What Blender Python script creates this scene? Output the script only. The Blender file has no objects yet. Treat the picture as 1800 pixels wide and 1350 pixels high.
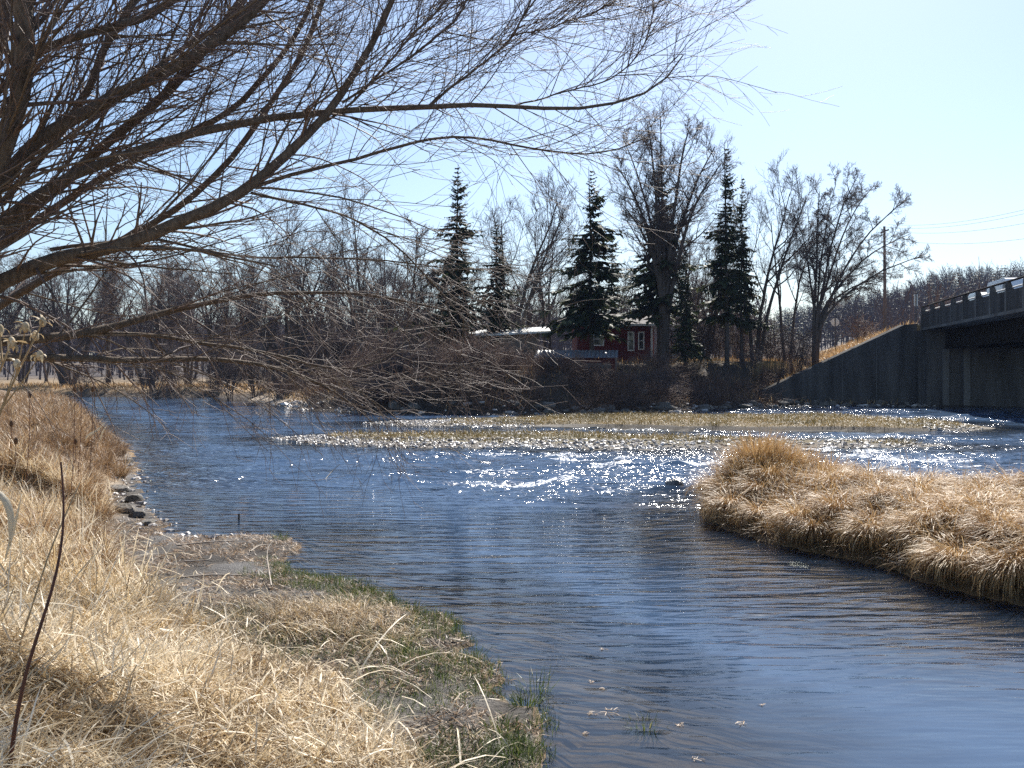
import bpy, math
import numpy as np

# ------------------------------------------------------------------ camera, sky, sun
SC = bpy.context.scene
COL = SC.collection
F, HOR, CAMH = 1750.0, 655.0, 2.4          # focal length / horizon of the 1800 px wide photograph, eye height over the water
cd = bpy.data.cameras.new("camera"); cam = bpy.data.objects.new("camera", cd); COL.objects.link(cam)
cam.location = (0, 0, CAMH); cam.rotation_euler = (math.radians(90), 0, 0)
cd.sensor_width = 36; cd.lens = 36 * F / 1800; cd.shift_y = -(675 - HOR) / 1800
cd.clip_start = .05; cd.clip_end = 6000
SC.camera = cam

SUN_EL, SUN_AZ = 42.0, 17.0                 # degrees; azimuth to the right of the view direction (+Y)
W = bpy.data.worlds.new("World"); SC.world = W; W.use_nodes = True
wn = W.node_tree.nodes; wl = W.node_tree.links
sky = wn.new("ShaderNodeTexSky"); sky.sky_type = 'NISHITA'; sky.sun_disc = False
sky.sun_elevation = math.radians(SUN_EL); sky.sun_rotation = math.radians(SUN_AZ)
sky.altitude = 200; sky.air_density = 1.0; sky.dust_density = 0.7; sky.ozone_density = 3.0
wl.new(sky.outputs[0], wn["Background"].inputs[0]); wn["Background"].inputs[1].default_value = 0.08
ld = bpy.data.lights.new("sun", 'SUN'); ld.energy = 5.0; ld.angle = math.radians(.53); ld.color = (1, .95, .87)
sun = bpy.data.objects.new("sun", ld); COL.objects.link(sun)
sun.rotation_euler = (math.radians(90 - SUN_EL), 0, math.radians(180 - SUN_AZ))
SC.view_settings.view_transform = 'Standard'; SC.view_settings.look = 'None'
SC.view_settings.exposure = 0.97; SC.view_settings.gamma = 1
SC.cycles.use_denoising = False
SC.cycles.max_bounces = 6; SC.cycles.transparent_max_bounces = 12
SC.cycles.caustics_reflective = False; SC.cycles.caustics_refractive = False

rng = np.random.default_rng(7)
U = lambda a, b, n=None: rng.uniform(a, b, n)

# ------------------------------------------------------------------ helpers
def at(px, py, Y):
    """point seen at photo position px,py that stands Y metres ahead"""
    return np.array([(px - 900) / F * Y, Y, CAMH + (HOR - py) / F * Y])

def wp(px, py):
    """photo position on the water surface -> plan position"""
    Y = CAMH * F / (py - HOR)
    return ((px - 900) / F * Y, Y)

def tag(o, label=None, cat=None, group=None, kind=None):
    for k, v in (("label", label), ("category", cat), ("group", group), ("kind", kind)):
        if v: o[k] = v
    return o

def empty(name, loc=(0, 0, 0), rz=0):
    o = bpy.data.objects.new(name, None); COL.objects.link(o)
    o.location = loc; o.rotation_euler = (0, 0, rz); o.empty_display_size = .2
    return o

def mk(name, V, faces, mat, parent=None, smooth=False, attrs=None):
    me = make_mesh(name, V, faces, mat, smooth, attrs)
    return link(name, me, parent)

def link(name, me, parent=None):
    o = bpy.data.objects.new(name, me); COL.objects.link(o)
    if parent: o.parent = parent
    return o

def make_mesh(name, V, faces, mat, smooth=False, attrs=None):
    V = np.asarray(V, np.float32).reshape(-1, 3)
    if not isinstance(faces, list) or (len(faces) and not hasattr(faces[0], 'ndim')):
        by = {}
        for f in faces: by.setdefault(len(f), []).append(f)
        faces = [np.array(v) for v in by.values()]
    idx = np.concatenate([f.ravel() for f in faces]).astype(np.int32)
    tot = np.concatenate([np.full(len(f), f.shape[1]) for f in faces]).astype(np.int32)
    st = np.concatenate([[0], np.cumsum(tot)[:-1]]).astype(np.int32)
    me = bpy.data.meshes.new(name)
    me.vertices.add(len(V)); me.vertices.foreach_set("co", V.ravel())
    me.loops.add(len(idx)); me.loops.foreach_set("vertex_index", idx)
    me.polygons.add(len(tot)); me.polygons.foreach_set("loop_start", st)
    try: me.polygons.foreach_set("loop_total", tot)
    except Exception: pass
    me.update(calc_edges=True)
    me.polygons.foreach_set("use_smooth", np.full(len(tot), bool(smooth)))
    if attrs:
        for k, a in attrs.items():
            a = np.asarray(a, np.float32)
            if a.ndim == 2:
                at_ = me.attributes.new(k, 'FLOAT_COLOR', 'POINT')
                c = np.ones((len(V), 4), np.float32); c[:, :3] = a; at_.data.foreach_set("color", c.ravel())
            else:
                at_ = me.attributes.new(k, 'FLOAT', 'POINT'); at_.data.foreach_set("value", a.ravel())
    me.materials.append(mat); me.validate()
    return me

class MB:
    """collects boxes, prisms and tubes for one mesh"""
    def __init__(s): s.V = []; s.Fq = []; s.n = 0
    def add(s, V, F):
        V = np.asarray(V, float); s.V.append(V)
        for f in F: s.Fq.append([i + s.n for i in f])
        s.n += len(V); return s
    def box(s, c, d, rz=0, rx=0, ry=0):
        x, y, z = np.array(d) / 2
        P = np.array([[a, b, e] for e in (-z, z) for b in (-y, y) for a in (-x, x)])
        if rx: c_, s_ = math.cos(rx), math.sin(rx); P = P @ np.array([[1, 0, 0], [0, c_, -s_], [0, s_, c_]]).T
        if ry: c_, s_ = math.cos(ry), math.sin(ry); P = P @ np.array([[c_, 0, s_], [0, 1, 0], [-s_, 0, c_]]).T
        if rz: c_, s_ = math.cos(rz), math.sin(rz); P = P @ np.array([[c_, -s_, 0], [s_, c_, 0], [0, 0, 1]]).T
        return s.add(P + np.array(c), [(0, 2, 3, 1), (4, 5, 7, 6), (0, 1, 5, 4), (2, 6, 7, 3), (0, 4, 6, 2), (1, 3, 7, 5)])
    def prism(s, poly, axis_pts):
        """poly: list of 3d points; axis_pts: offset vector"""
        P = np.array(poly, float); Q = P + np.array(axis_pts); n = len(P)
        return s.add(np.vstack([P, Q]), [tuple(range(n))[::-1], tuple(range(n, 2 * n))] + [(i, (i + 1) % n, n + (i + 1) % n, n + i) for i in range(n)])
    def tube(s, pts, rad, sides=8):
        pts = np.array(pts, float)[None]; rad = np.broadcast_to(np.array(rad, float), (pts.shape[1],))[None]
        V, Fa = tubes(pts, rad, sides)
        s.add(V, [tuple(f) for f in Fa])
        m = s.n; k = pts.shape[1]
        s.Fq.append(list(range(m - sides, m))); s.Fq.append(list(range(m - sides * k, m - sides * k + sides))[::-1])
        return s
    def build(s, name, mat, parent=None, smooth=False):
        return mk(name, np.vstack(s.V), s.Fq, mat, parent, smooth)

def tubes(P, R, sides=4):
    """P (B,N,3), R (B,N): tube surfaces"""
    B, N, _ = P.shape
    T = np.gradient(P, axis=1); T /= np.linalg.norm(T, axis=2, keepdims=True) + 1e-9
    ref = np.zeros_like(T); ref[..., 2] = 1
    flat = np.abs(T[:, :1, 2:3]) > .9
    ref = np.where(flat, np.array([1., 0, 0]), ref)
    A = np.cross(T, ref); A /= np.linalg.norm(A, axis=2, keepdims=True) + 1e-9
    C = np.cross(T, A)
    th = np.arange(sides) * 2 * np.pi / sides
    V = P[:, :, None, :] + R[:, :, None, None] * (np.cos(th)[None, None, :, None] * A[:, :, None, :] + np.sin(th)[None, None, :, None] * C[:, :, None, :])
    base = (np.arange(B) * N * sides)[:, None, None]; i = np.arange(N - 1)[None, :, None] * sides; k = np.arange(sides)[None, None, :]
    k2 = (k + 1) % sides
    Fq = np.stack([base + i + k, base + i + k2, base + i + sides + k2, base + i + sides + k], -1).reshape(-1, 4)
    return V.reshape(-1, 3), Fq

def tube_set(sets, sides):
    """several (P,R) groups into one mesh"""
    Vs, Fs, n = [], [], 0
    for (P, R), sd in zip(sets, sides):
        V, Fa = tubes(P, R, sd); Vs.append(V); Fs.append(Fa + n); n += len(V)
    return np.vstack(Vs), [np.vstack(Fs)]

def norm(v): return v / (np.linalg.norm(v, axis=-1, keepdims=True) + 1e-9)

def grow(P, R, n, tr=(.25, 1.), length=(.4, .7), taper=.5, ang=(30, 60), up=.15, wig=.12, npts=6, rr=.6, rmin=.004, tip=.25, absl=None, bias=None, side=None):
    """children for every branch of P (B,N,3)"""
    B, N, _ = P.shape
    par = np.repeat(np.arange(B), n); M = len(par)
    t = tr[0] + (tr[1] - tr[0]) * (np.tile((np.arange(n) + .5) / n, B) + U(-.5, .5, M) / n); t = np.clip(t, 0, .999)
    f = t * (N - 1); i = np.floor(f).astype(int); i = np.minimum(i, N - 2); w = (f - i)[:, None]
    p0 = P[par, i] * (1 - w) + P[par, i + 1] * w
    r0 = R[par, i] * (1 - w[:, 0]) + R[par, i + 1] * w[:, 0]
    T = norm(P[par, i + 1] - P[par, i])
    rv = norm(rng.normal(size=(M, 3)))
    if bias is not None: rv = norm(rv + np.array(bias))
    perp = norm(rv - (rv * T).sum(1, keepdims=True) * T)
    a = np.radians(U(ang[0], ang[1], M))[:, None]
    d = norm(np.cos(a) * T + np.sin(a) * perp)
    plen = np.linalg.norm(np.diff(P, axis=1), axis=2).sum(1)[par]
    L = (plen * U(length[0], length[1], M) if absl is None else U(absl[0], absl[1], M)) * (1 - taper * t)
    out = np.empty((M, npts, 3)); out[:, 0] = p0
    st = (L / (npts - 1))[:, None]
    for k in range(1, npts):
        d = norm(d + np.array([0, 0, 1.]) * up / npts * 2 + rng.normal(size=(M, 3)) * wig)
        out[:, k] = out[:, k - 1] + d * st
    rad = np.maximum(np.minimum(r0 * rr * (.7 + .6 * rng.random(M)), r0 * .95), rmin)[:, None] * np.linspace(1, tip, npts)[None]
    return out, np.maximum(rad, rmin * .55)

def blades(base, L, W, az, pitch, bend, nseg=2, tint=None, twist=None):
    """grass blades: base (M,3), strip of nseg segments that bends over; returns V, faces, tint"""
    M = len(base)
    p = pitch.copy(); pos = base.copy()
    hd = np.stack([np.cos(az), np.sin(az)], 1)
    wa = az + (twist if twist is not None else np.pi / 2 + U(-.9, .9, M))
    wd = np.stack([np.cos(wa), np.sin(wa), U(-.35, .35, M)], 1) * W[:, None] * .5
    V = np.empty((M, 2 * nseg + 1, 3))
    for k in range(nseg):
        s = 1 - .35 * k / nseg
        V[:, 2 * k] = pos - wd * s; V[:, 2 * k + 1] = pos + wd * s
        st = L / nseg
        pos = pos + np.concatenate([hd * (np.cos(p) * st)[:, None], (np.sin(p) * st)[:, None]], 1)
        p = p - bend
    V[:, 2 * nseg] = pos
    n = 2 * nseg + 1; b = (np.arange(M) * n)[:, None]
    q = [np.stack([b[:, 0] + 2 * k, b[:, 0] + 2 * k + 1, b[:, 0] + 2 * k + 3, b[:, 0] + 2 * k + 2], 1) for k in range(nseg - 1)]
    tr = np.stack([b[:, 0] + 2 * nseg - 2, b[:, 0] + 2 * nseg - 1, b[:, 0] + 2 * nseg], 1)
    tt = np.repeat(rng.random(M) if tint is None else tint, n)
    return V.reshape(-1, 3), (([np.vstack(q)] if q else []) + [tr]), tt

def join(parts):
    Vs, Q, T, At, n = [], [], [], [], 0
    for V, Fs, a in parts:
        for f in Fs: (Q if f.shape[1] == 4 else T).append(f + n)
        Vs.append(V); At.append(a); n += len(V)
    return np.vstack(Vs), [np.vstack(x) for x in (Q, T) if x], np.concatenate(At)

_lat = rng.random((256, 256))
def vnoise(x, y):
    xi = np.floor(x).astype(int); yi = np.floor(y).astype(int); fx = x - xi; fy = y - yi
    fx = fx * fx * (3 - 2 * fx); fy = fy * fy * (3 - 2 * fy)
    g = lambda a, b: _lat[a & 255, b & 255]
    return (g(xi, yi) * (1 - fx) + g(xi + 1, yi) * fx) * (1 - fy) + (g(xi, yi + 1) * (1 - fx) + g(xi + 1, yi + 1) * fx) * fy
def fbm(x, y, o=4):
    s = 0; a = .5; t = 0
    for k in range(o): s = s + a * vnoise(x + 17.3 * k, y + 5.1 * k); t += a; x = x * 2.03; y = y * 2.03; a *= .5
    return s / t
sm = lambda t: np.clip(t, 0, 1) ** 2 * (3 - 2 * np.clip(t, 0, 1))

def sdist(poly, x, y):
    """signed distance to polygon, positive inside"""
    P = np.array(poly, float); Q = np.roll(P, -1, 0)
    d2 = np.full(x.shape, 1e18); ins = np.zeros(x.shape, bool)
    for (ax, ay), (bx, by) in zip(P, Q):
        ex, ey = bx - ax, by - ay; L2 = ex * ex + ey * ey + 1e-12
        t = np.clip(((x - ax) * ex + (y - ay) * ey) / L2, 0, 1)
        d2 = np.minimum(d2, (x - ax - t * ex) ** 2 + (y - ay - t * ey) ** 2)
        c = (ay > y) != (by > y)
        ins ^= c & (x < ex * (y - ay) / (ey if abs(ey) > 1e-12 else 1e-12) + ax)
    d = np.sqrt(d2); return np.where(ins, d, -d)

# ------------------------------------------------------------------ materials
def material(name):
    m = bpy.data.materials.new(name); m.use_nodes = True
    n = m.node_tree.nodes; return m, n, m.node_tree.links, n["Principled BSDF"]
def noise(n, l, scale, detail=4, rough=.6, vec=None, stretch=None, coord='Object'):
    t = n.new("ShaderNodeTexNoise"); t.inputs['Scale'].default_value = scale; t.inputs['Detail'].default_value = detail; t.inputs['Roughness'].default_value = rough
    tc = n.new("ShaderNodeTexCoord")
    if stretch:
        mp = n.new("ShaderNodeMapping"); mp.inputs['Scale'].default_value = stretch[:3]
        if len(stretch) > 3: mp.inputs['Rotation'].default_value = (0, 0, stretch[3])
        l.new(tc.outputs[coord], mp.inputs[0]); l.new(mp.outputs[0], t.inputs[0])
    else: l.new(tc.outputs[coord], t.inputs[0])
    return t
def ramp(n, l, fac, stops):
    r = n.new("ShaderNodeValToRGB"); e = r.color_ramp.elements
    while len(e) < len(stops): e.new(.5)
    for k, (p, c) in enumerate(stops): e[k].position = p; e[k].color = (*c, 1)
    l.new(fac, r.inputs[0]); return r
def bump(n, l, h, dist, b, strength=1.):
    bm = n.new("ShaderNodeBump"); bm.inputs['Distance'].default_value = dist; bm.inputs['Strength'].default_value = strength
    l.new(h, bm.inputs['Height']); l.new(bm.outputs[0], b.inputs['Normal']); return bm
def noisy(name, c0, c1, scale=6, rough=.85, bmp=.01, detail=5, stretch=None, lo=.35, hi=.68, metal=0, spec=.3):
    m, n, l, b = material(name)
    t = noise(n, l, scale, detail, .65, stretch=stretch)
    r = ramp(n, l, t.outputs[0], [(lo, c0), (hi, c1)]); l.new(r.outputs[0], b.inputs['Base Color'])
    b.inputs['Roughness'].default_value = rough; b.inputs['Metallic'].default_value = metal; b.inputs['Specular IOR Level'].default_value = spec
    if bmp: bump(n, l, t.outputs[0], bmp, b)
    return m
def blade_mat(name, stops, trans=.3, rough=.5, spec=.4):
    """dry or green blades: colour per blade from attribute tint, some light through the blade"""
    m, n, l, b = material(name)
    a = n.new("ShaderNodeAttribute"); a.attribute_name = "tint"
    r = ramp(n, l, a.outputs['Fac'], stops); l.new(r.outputs[0], b.inputs['Base Color'])
    b.inputs['Roughness'].default_value = rough; b.inputs['Specular IOR Level'].default_value = spec
    tr = n.new("ShaderNodeBsdfTranslucent"); l.new(r.outputs[0], tr.inputs[0])
    mx = n.new("ShaderNodeMixShader"); mx.inputs[0].default_value = trans
    l.new(b.outputs[0], mx.inputs[1]); l.new(tr.outputs[0], mx.inputs[2]); l.new(mx.outputs[0], n["Material Output"].inputs[0])
    return m

M = {}
M['straw'] = blade_mat("straw", [(0, (.22, .14, .07)), (.25, (.44, .31, .16)), (.6, (.66, .52, .31)), (1, (.84, .74, .56))], .25)
M['reed'] = blade_mat("island_grass", [(0, (.14, .075, .03)), (.35, (.36, .21, .085)), (.75, (.56, .38, .17)), (1, (.74, .57, .34))], .3)
M['weed'] = blade_mat("bank_weeds", [(0, (.11, .065, .035)), (.45, (.28, .17, .085)), (.85, (.46, .31, .17)), (1, (.62, .48, .30))], .28)
M['green'] = blade_mat("green_grass", [(0, (.035, .05, .012)), (.5, (.08, .12, .025)), (.85, (.15, .19, .05)), (1, (.34, .30, .13))], .35)
M['barg'] = blade_mat("bar_grass", [(0, (.09, .075, .02)), (.5, (.22, .165, .055)), (1, (.42, .30, .13))], .25)
M['needles'] = blade_mat("spruce_needles", [(0, (.018, .028, .014)), (.6, (.042, .060, .026)), (1, (.10, .105, .045))], .25, .6, .15)
M['bark_w'] = noisy("willow_bark", (.085, .06, .042), (.20, .155, .115), 30, .85, .012, stretch=(1, 1, .35))
M['twig_w'] = noisy("willow_twig", (.11, .076, .062), (.23, .165, .135), 8, .6, 0, spec=.3)
M['bark'] = noisy("bark", (.05, .04, .033), (.13, .105, .09), 6, .9, .02, stretch=(1, 1, .25))
M['twig'] = noisy("far_twig", (.085, .06, .055), (.17, .125, .115), 2, .7, 0)
M['twig_r'] = noisy("reddish_twig", (.13, .075, .05), (.25, .15, .10), 2, .7, 0)
M['hillwood'] = noisy("hill_wood", (.075, .055, .055), (.14, .105, .10), .03, .9, 0)
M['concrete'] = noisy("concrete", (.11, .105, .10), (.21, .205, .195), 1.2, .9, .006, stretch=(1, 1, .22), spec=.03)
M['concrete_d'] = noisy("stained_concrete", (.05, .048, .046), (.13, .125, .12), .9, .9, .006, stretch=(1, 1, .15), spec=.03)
M['steel'] = noisy("galvanised_steel", (.42, .43, .44), (.6, .61, .62), 4, .4, 0, metal=.7)
M['girder'] = noisy("rusted_girder", (.014, .012, .011), (.03, .025, .022), 3, .8, .002, spec=.03)
M['asphalt'] = noisy("asphalt", (.04, .04, .04), (.07, .07, .068), 9, .9, .004)
M['red'] = noisy("red_siding", (.095, .013, .014), (.16, .02, .02), 3, .75, .004, stretch=(.3, .3, 8))
M['white'] = noisy("white_paint", (.68, .68, .66), (.82, .82, .80), 5, .55, 0)
M['tan'] = noisy("weathered_board", (.16, .12, .095), (.28, .22, .18), 4, .85, .004, stretch=(6, 6, .4))
M['metalroof'] = noisy("metal_roof", (.13, .15, .17), (.27, .29, .32), 2.5, .5, .003, stretch=(5, 1, 1))
M['whiteroof'] = noisy("pale_roof", (.62, .62, .58), (.8, .8, .76), 3, .5, 0)
M['shingle'] = noisy("shingle_roof", (.13, .12, .115), (.24, .22, .21), 6, .9, .01)
M['pole'] = noisy("pole_wood", (.13, .09, .075), (.24, .17, .14), 9, .9, .004, stretch=(1, 1, .1))
M['wire'] = noisy("wire", (.10, .10, .11), (.16, .16, .17), 3, .5, 0)
M['rock'] = noisy("rock", (.08, .072, .062), (.24, .22, .19), 5, .8, .02)
M['wetrock'] = noisy("wet_rock", (.03, .028, .025), (.09, .08, .07), 6, .25, .02, spec=.6)
M['gravel'] = blade_mat("pebbles", [(0, (.12, .10, .085)), (.5, (.32, .285, .25)), (1, (.72, .68, .63))], 0, .45)
M['stem_red'] = noisy("red_brown_stem", (.07, .028, .018), (.14, .055, .035), 20, .5, 0)
M['stem'] = noisy("dry_stem", (.30, .20, .10), (.50, .36, .20), 20, .6, 0)
M['pod'] = noisy("dry_pod", (.40, .28, .14), (.72, .60, .42), 25, .7, .003)
M['teasel'] = noisy("teasel_head", (.07, .04, .022), (.16, .09, .05), 60, .9, .01)
M['drift'] = noisy("driftwood", (.28, .23, .18), (.5, .44, .37), 15, .8, .004)
M['darkwood'] = noisy("wet_wood", (.015, .012, .010), (.05, .04, .03), 12, .5, .004)
M['foamw'] = noisy("foam", (.7, .72, .74), (.9, .9, .9), 14, .5, .02)
M['glass'] = noisy("window_glass", (.02, .025, .03), (.04, .05, .06), 3, .08, 0, spec=.6)
M['carwhite'] = noisy("white_car_paint", (.74, .75, .76), (.80, .81, .82), 2, .25, 0, spec=.6)
M['carsilver'] = noisy("silver_car_paint", (.55, .57, .60), (.62, .64, .67), 2, .28, 0, metal=.4, spec=.6)
M['tyre'] = noisy("tyre", (.015, .015, .015), (.03, .03, .03), 10, .8, 0)
M['lamp'] = noisy("tail_lamp", (.35, .02, .02), (.45, .03, .03), 10, .3, 0)
M['signback'] = noisy("sign_back", (.55, .56, .57), (.68, .69, .70), 5, .45, 0, metal=.3)
M['signpost'] = noisy("sign_post", (.05, .05, .05), (.10, .09, .09), 8, .6, 0)

# ------------------------------------------------------------------ plan of the river
LEFT = [wp(*p) for p in [(905, 1500), (935, 1400), (925, 1350), (945, 1290), (955, 1255), (905, 1215), (845, 1165), (795, 1128), (740, 1085), (690, 1052), (600, 1022), (525, 1005), (500, 985), (520, 962), (512, 948), (430, 943), (330, 948), (290, 938), (258, 905), (245, 868), (236, 835), (228, 805), (215, 775), (150, 735), (60, 712)]] \
       + [(-46, 84), (-80, 100), (-80, -30), (1.2, -30), (.9, 3)]
UP = [wp(*p) for p in [(800, 1520), (770, 1400), (735, 1345), (690, 1290), (620, 1235), (530, 1190), (440, 1150), (340, 1105), (265, 1060), (225, 1020), (205, 985), (185, 945), (195, 890), (212, 840), (212, 805), (200, 778), (140, 738), (50, 714)]] + [(-48, 84), (-82, 100), (-82, -30), (.5, -30), (.4, 3)]
FAR = [(-140, 128), (-75, 112)] + [wp(*p) for p in [(60, 697), (250, 697.5), (425, 699), (470, 706), (490, 714), (545, 721), (680, 728), (850, 729), (1000, 729), (1120, 727), (1220, 723), (1300, 718), (1345, 716), (1500, 715), (1640, 715), (1760, 715)]] + [(46, 69), (80, 66), (2500, 60), (2500, 2500), (-2500, 2500), (-2500, 200)]
ISL = [wp(*p) for p in [(1257, 914), (1290, 932), (1340, 948), (1420, 966), (1480, 978), (1545, 994), (1610, 1018), (1680, 1035), (1740, 1050), (1800, 1064)]] + [(7.2, 9.4), (10.5, 8.6), (13, 11), (11, 14), (8.2, 15.6), (6.3, 17.0), (4.7, 18.6), (3.9, 18.7), (3.35, 17.4)]
BAR1 = [wp(*p) for p in [(487, 771), (540, 779), (620, 785), (760, 786), (900, 787), (1100, 790), (1290, 791), (1420, 788), (1540, 787), (1660, 786), (1665, 783), (1540, 777), (1400, 774), (1250, 772), (1050, 765), (900, 763), (780, 763), (640, 764), (540, 767)]]
BAR2 = [wp(*p) for p in [(645, 744), (720, 748), (860, 750), (1000, 750), (1080, 753), (1200, 756), (1330, 757), (1480, 757), (1600, 759), (1700, 757), (1755, 752), (1700, 745), (1600, 738), (1450, 735), (1200, 735), (1000, 735), (850, 737), (720, 740)]]

P0 = np.array([29.6, 72.0]); BU = np.array([4.3, 22.7]); BU /= np.linalg.norm(BU); BV = np.array([BU[1], -BU[0]])   # bridge: near-side end of the rail, along, across
ROADZ, DECKW = 5.95, 10.0
_rr = np.array([-.6, -.5, -.3, -.1, 0, .12, .22, .3, .39, .425, .47, .55, .7]); _rz = np.array([6, 7, 8, 8, 8, 9, 11, 17, 27, 34, 36, 37, 36.])

def ground_z(x, y, full=False):
    x = np.asarray(x, float); y = np.asarray(y, float)
    sL, sU, sF, sI, s1, s2 = (sdist(p, x, y) for p in (LEFT, UP, FAR, ISL, BAR1, BAR2))
    n1 = fbm(x * .9 + 40, y * .9, 4) - .5; n2 = fbm(x * 4, y * 4 + 9, 3) - .5; n3 = fbm(x * .12 + 7, y * .12 + 3, 3) - .5
    jit = fbm(x * 1.9 + 13, y * 1.9, 4) - .5
    sL = sL + .55 * jit * sm((20 - y) / 6) + .25 * jit; sU = sU + .5 * (fbm(x * 1.1 + 77, y * 1.1, 3) - .5); s1 = s1 + 1.3 * (fbm(x * .55, y * .8 + 4, 3) - .5); s2 = s2 + 1.0 * (fbm(x * .5 + 8, y * .8, 3) - .5); sI = sI + .22 * jit
    sF = sF + 2.2 * (fbm(x * .22 + 5, y * .22, 3) - .5) * (x < 17)
    smax = np.maximum.reduce([sL, sF, sI, s1, s2])
    z = -np.clip(np.where((sI > -4) & (y < 17), -sI * .075, -smax * .11), 0, .55) - .03 * (smax < -.2) + n1 * .12 * sm(-smax / .6)
    # near bank: mud flat, then the straw covered upland
    wide = np.where(y > 16, 1.5, 3.4)
    zl = .015 + .055 * np.clip(sL, 0, 2.5) + .075 * n2 * sm(sL / .2) + .07 * n1 * sm(sL / .7)
    zu = (.78 + .25 * n3 + .25 * sm((y - 15) / 10)) * sm((sU + .1) / wide) + .16 * n1 * sm(sU / .8)
    z = np.where(sL > 0, zl + np.maximum(zu, 0), z)
    # hummock between mud and green fringe
    z = np.where(sL > 0, z + .10 * np.exp(-((x + 1.75) / .8) ** 2 - ((y - 9.2) / .6) ** 2), z)
    # far bank
    hm = .75 + 1.7 * sm((x + 15) / 9) + .35 * n3 + .75 * sm((y - 69) / 9) * sm((x + 15) / 9)
    wb = 2.6 + 2.4 * sm((x + 16) / 8) + 3.0 * (fbm(x * .3 + 60, y * 0, 3) - .5)
    zf = .03 + hm * sm(sF / wb) + (.5 * n1 + 1.3 * (fbm(x * .5 + 90, y * .5, 4) - .5)) * sm(sF / 2) * sm((x + 17) / 6) * sm((76 - y) / 4) + .3 * n1 * sm(sF / 2)
    zf = np.maximum(zf, .03)
    zf = zf + 1.2 * sm((y - 110) / 120)
    zf = np.where((x < -16) & (x > -24) & (sF > 0) & (sF < 6), zf + .3 * n1, zf)
    # road embankment behind the abutment
    dx, dy = x - P0[0], y - P0[1]
    t = dx * BU[0] + dy * BU[1]; off = dx * BV[0] + dy * BV[1]
    emb = ROADZ - .012 * np.clip(t, 0, 400) - .45 * np.clip(np.abs(off - 5) - 5.2, 0, 99)
    wall_y = 73.25 - (x - 18.5) * .053
    behind = (y > wall_y + .5) & (x < 30.2) | (t > 1.5)
    zf = np.where(behind, np.maximum(zf * np.where(x > 16, 1 - .75 * sm((x - 16) / 3) * (y < 78), 1), emb), np.where(x > 17.5, np.minimum(zf, .05 + .05 * np.clip(sF, 0, 4) + .1 * n1), zf))
    # hills
    ratio = x / np.maximum(y, 30)
    hz = np.interp(ratio, _rr, _rz)
    hill = (hz + 12 * (fbm(x * .01, y * .01, 3) - .5)) * sm((y - 150) / 330) ** 1.3
    zf = zf + hill
    z = np.where(sF > 0, zf, z)
    zi = .10 * sm(sI / .12) + .34 * sm(sI / 1.1) + .16 * n1 * sm(sI / .5) + .22 * np.exp(-((x - 4.4) / .9) ** 2 - ((y - 17.3) / .9) ** 2)
    z = np.where(sI > 0, .02 + np.maximum(zi, 0), z)
    z = np.where(s1 > 0, .01 + .13 * sm(s1 / 2.2) + .06 * n2 * sm(s1 / .5), z)
    z = np.where(s2 > 0, .01 + .10 * sm(s2 / 2.) + .13 * sm((x - 0) / 5) * sm((s2) / .3) * sm((22 - x) / 8) + .08 * n1 * sm(s2), z)
    return (z, sL, sU, sF, sI, s1, s2, n1, n2, n3) if full else z

def axis(segs):
    a = [segs[0][0]]
    for lo, hi, st, g in segs:
        v = lo
        while v < hi - 1e-6:
            v = min(v + st, hi); a.append(v); st *= g
    return np.unique(np.round(np.array(a), 4))
gx = np.concatenate([-axis([(16, 45, .45, 1.0), (45, 1000, 1.2, 1.14)])[::-1], axis([(-16, 8, .13, 1)]), axis([(8, 48, .4, 1), (48, 1000, 1.2, 1.14)])]); gx = np.unique(np.round(gx, 4))
gy = np.concatenate([axis([(-30, 3, 1.2, 1)]), axis([(3, 20, .12, 1), (20, 34, .2, 1), (34, 60, .2, 1), (60, 84, .4, 1), (84, 130, 1.2, 1), (130, 1000, 3, 1.08)])]); gy = np.unique(np.round(gy, 4))
X, Y = np.meshgrid(gx, gy)
Z, sL, sU, sF, sI, s1, s2, n1, n2, n3 = ground_z(X, Y, True)
nx, ny = len(gx), len(gy)
def grid_faces(nx, ny):
    i = np.arange(ny - 1)[:, None] * nx + np.arange(nx - 1)[None]
    return [np.stack([i, i + 1, i + nx + 1, i + nx], -1).reshape(-1, 4)]
C = np.empty(X.shape + (3,)); C[:] = (.075, .055, .032)                        # river bed
def lay(mask, col): 
    w = np.clip(mask, 0, 1)[..., None]; C[:] = C * (1 - w) + np.array(col) * w
lay(sm(1.15 - np.abs(np.maximum(sL - .8, sI)) / 3.2) * (Z < .05), (.26, .16, .065))
lay((sL > -.05) * 1., (.035, .027, .020)); lay((sL > 0) * sm((fbm(X * 2.6, Y * 2.6) - .45) / .12) * .55, (.075, .062, .05))
lay(sm((sU + .3) / .7), (.30, .21, .115)); lay(sm((sU - .2) / .8) * sm((Y - 15) / 4), (.17, .11, .06))
lay((sF > -.3) * 1., (.055, .04, .027)); lay((sF > 0) * sm((X + 25) / 3) * sm((-13 - X) / 3) * sm((1.1 - Z) / .5), (.42, .34, .25))
lay((sF > 1.5) * sm((-19 - X) / 6) * 1., (.34, .23, .12))
lay((sF > 7) * sm((Y - 70) / 8) * .6, (.16, .115, .06)); lay((sF > 0) * (X > 19) * (Y > 73) * (Z > .8) * .9, (.36, .23, .09))
lay((sF > 0) * sm((Y - 140) / 60), (.065, .05, .045))
lay((sI > 0) * 1., (.09, .06, .032)); lay(((s1 > -.2) | (s2 > -.2)) * 1., (.15, .13, .105)); lay((s2 > -.1) * (s2 < .5) * sm((X - 1) / 4) * sm((20 - X) / 4), (.045, .034, .022))
lay((s1 > 1.2) * .8, (.14, .11, .04)); lay((s2 > .5) * sm((X + 2) / 4) * .8, (.17, .115, .045))
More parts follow.
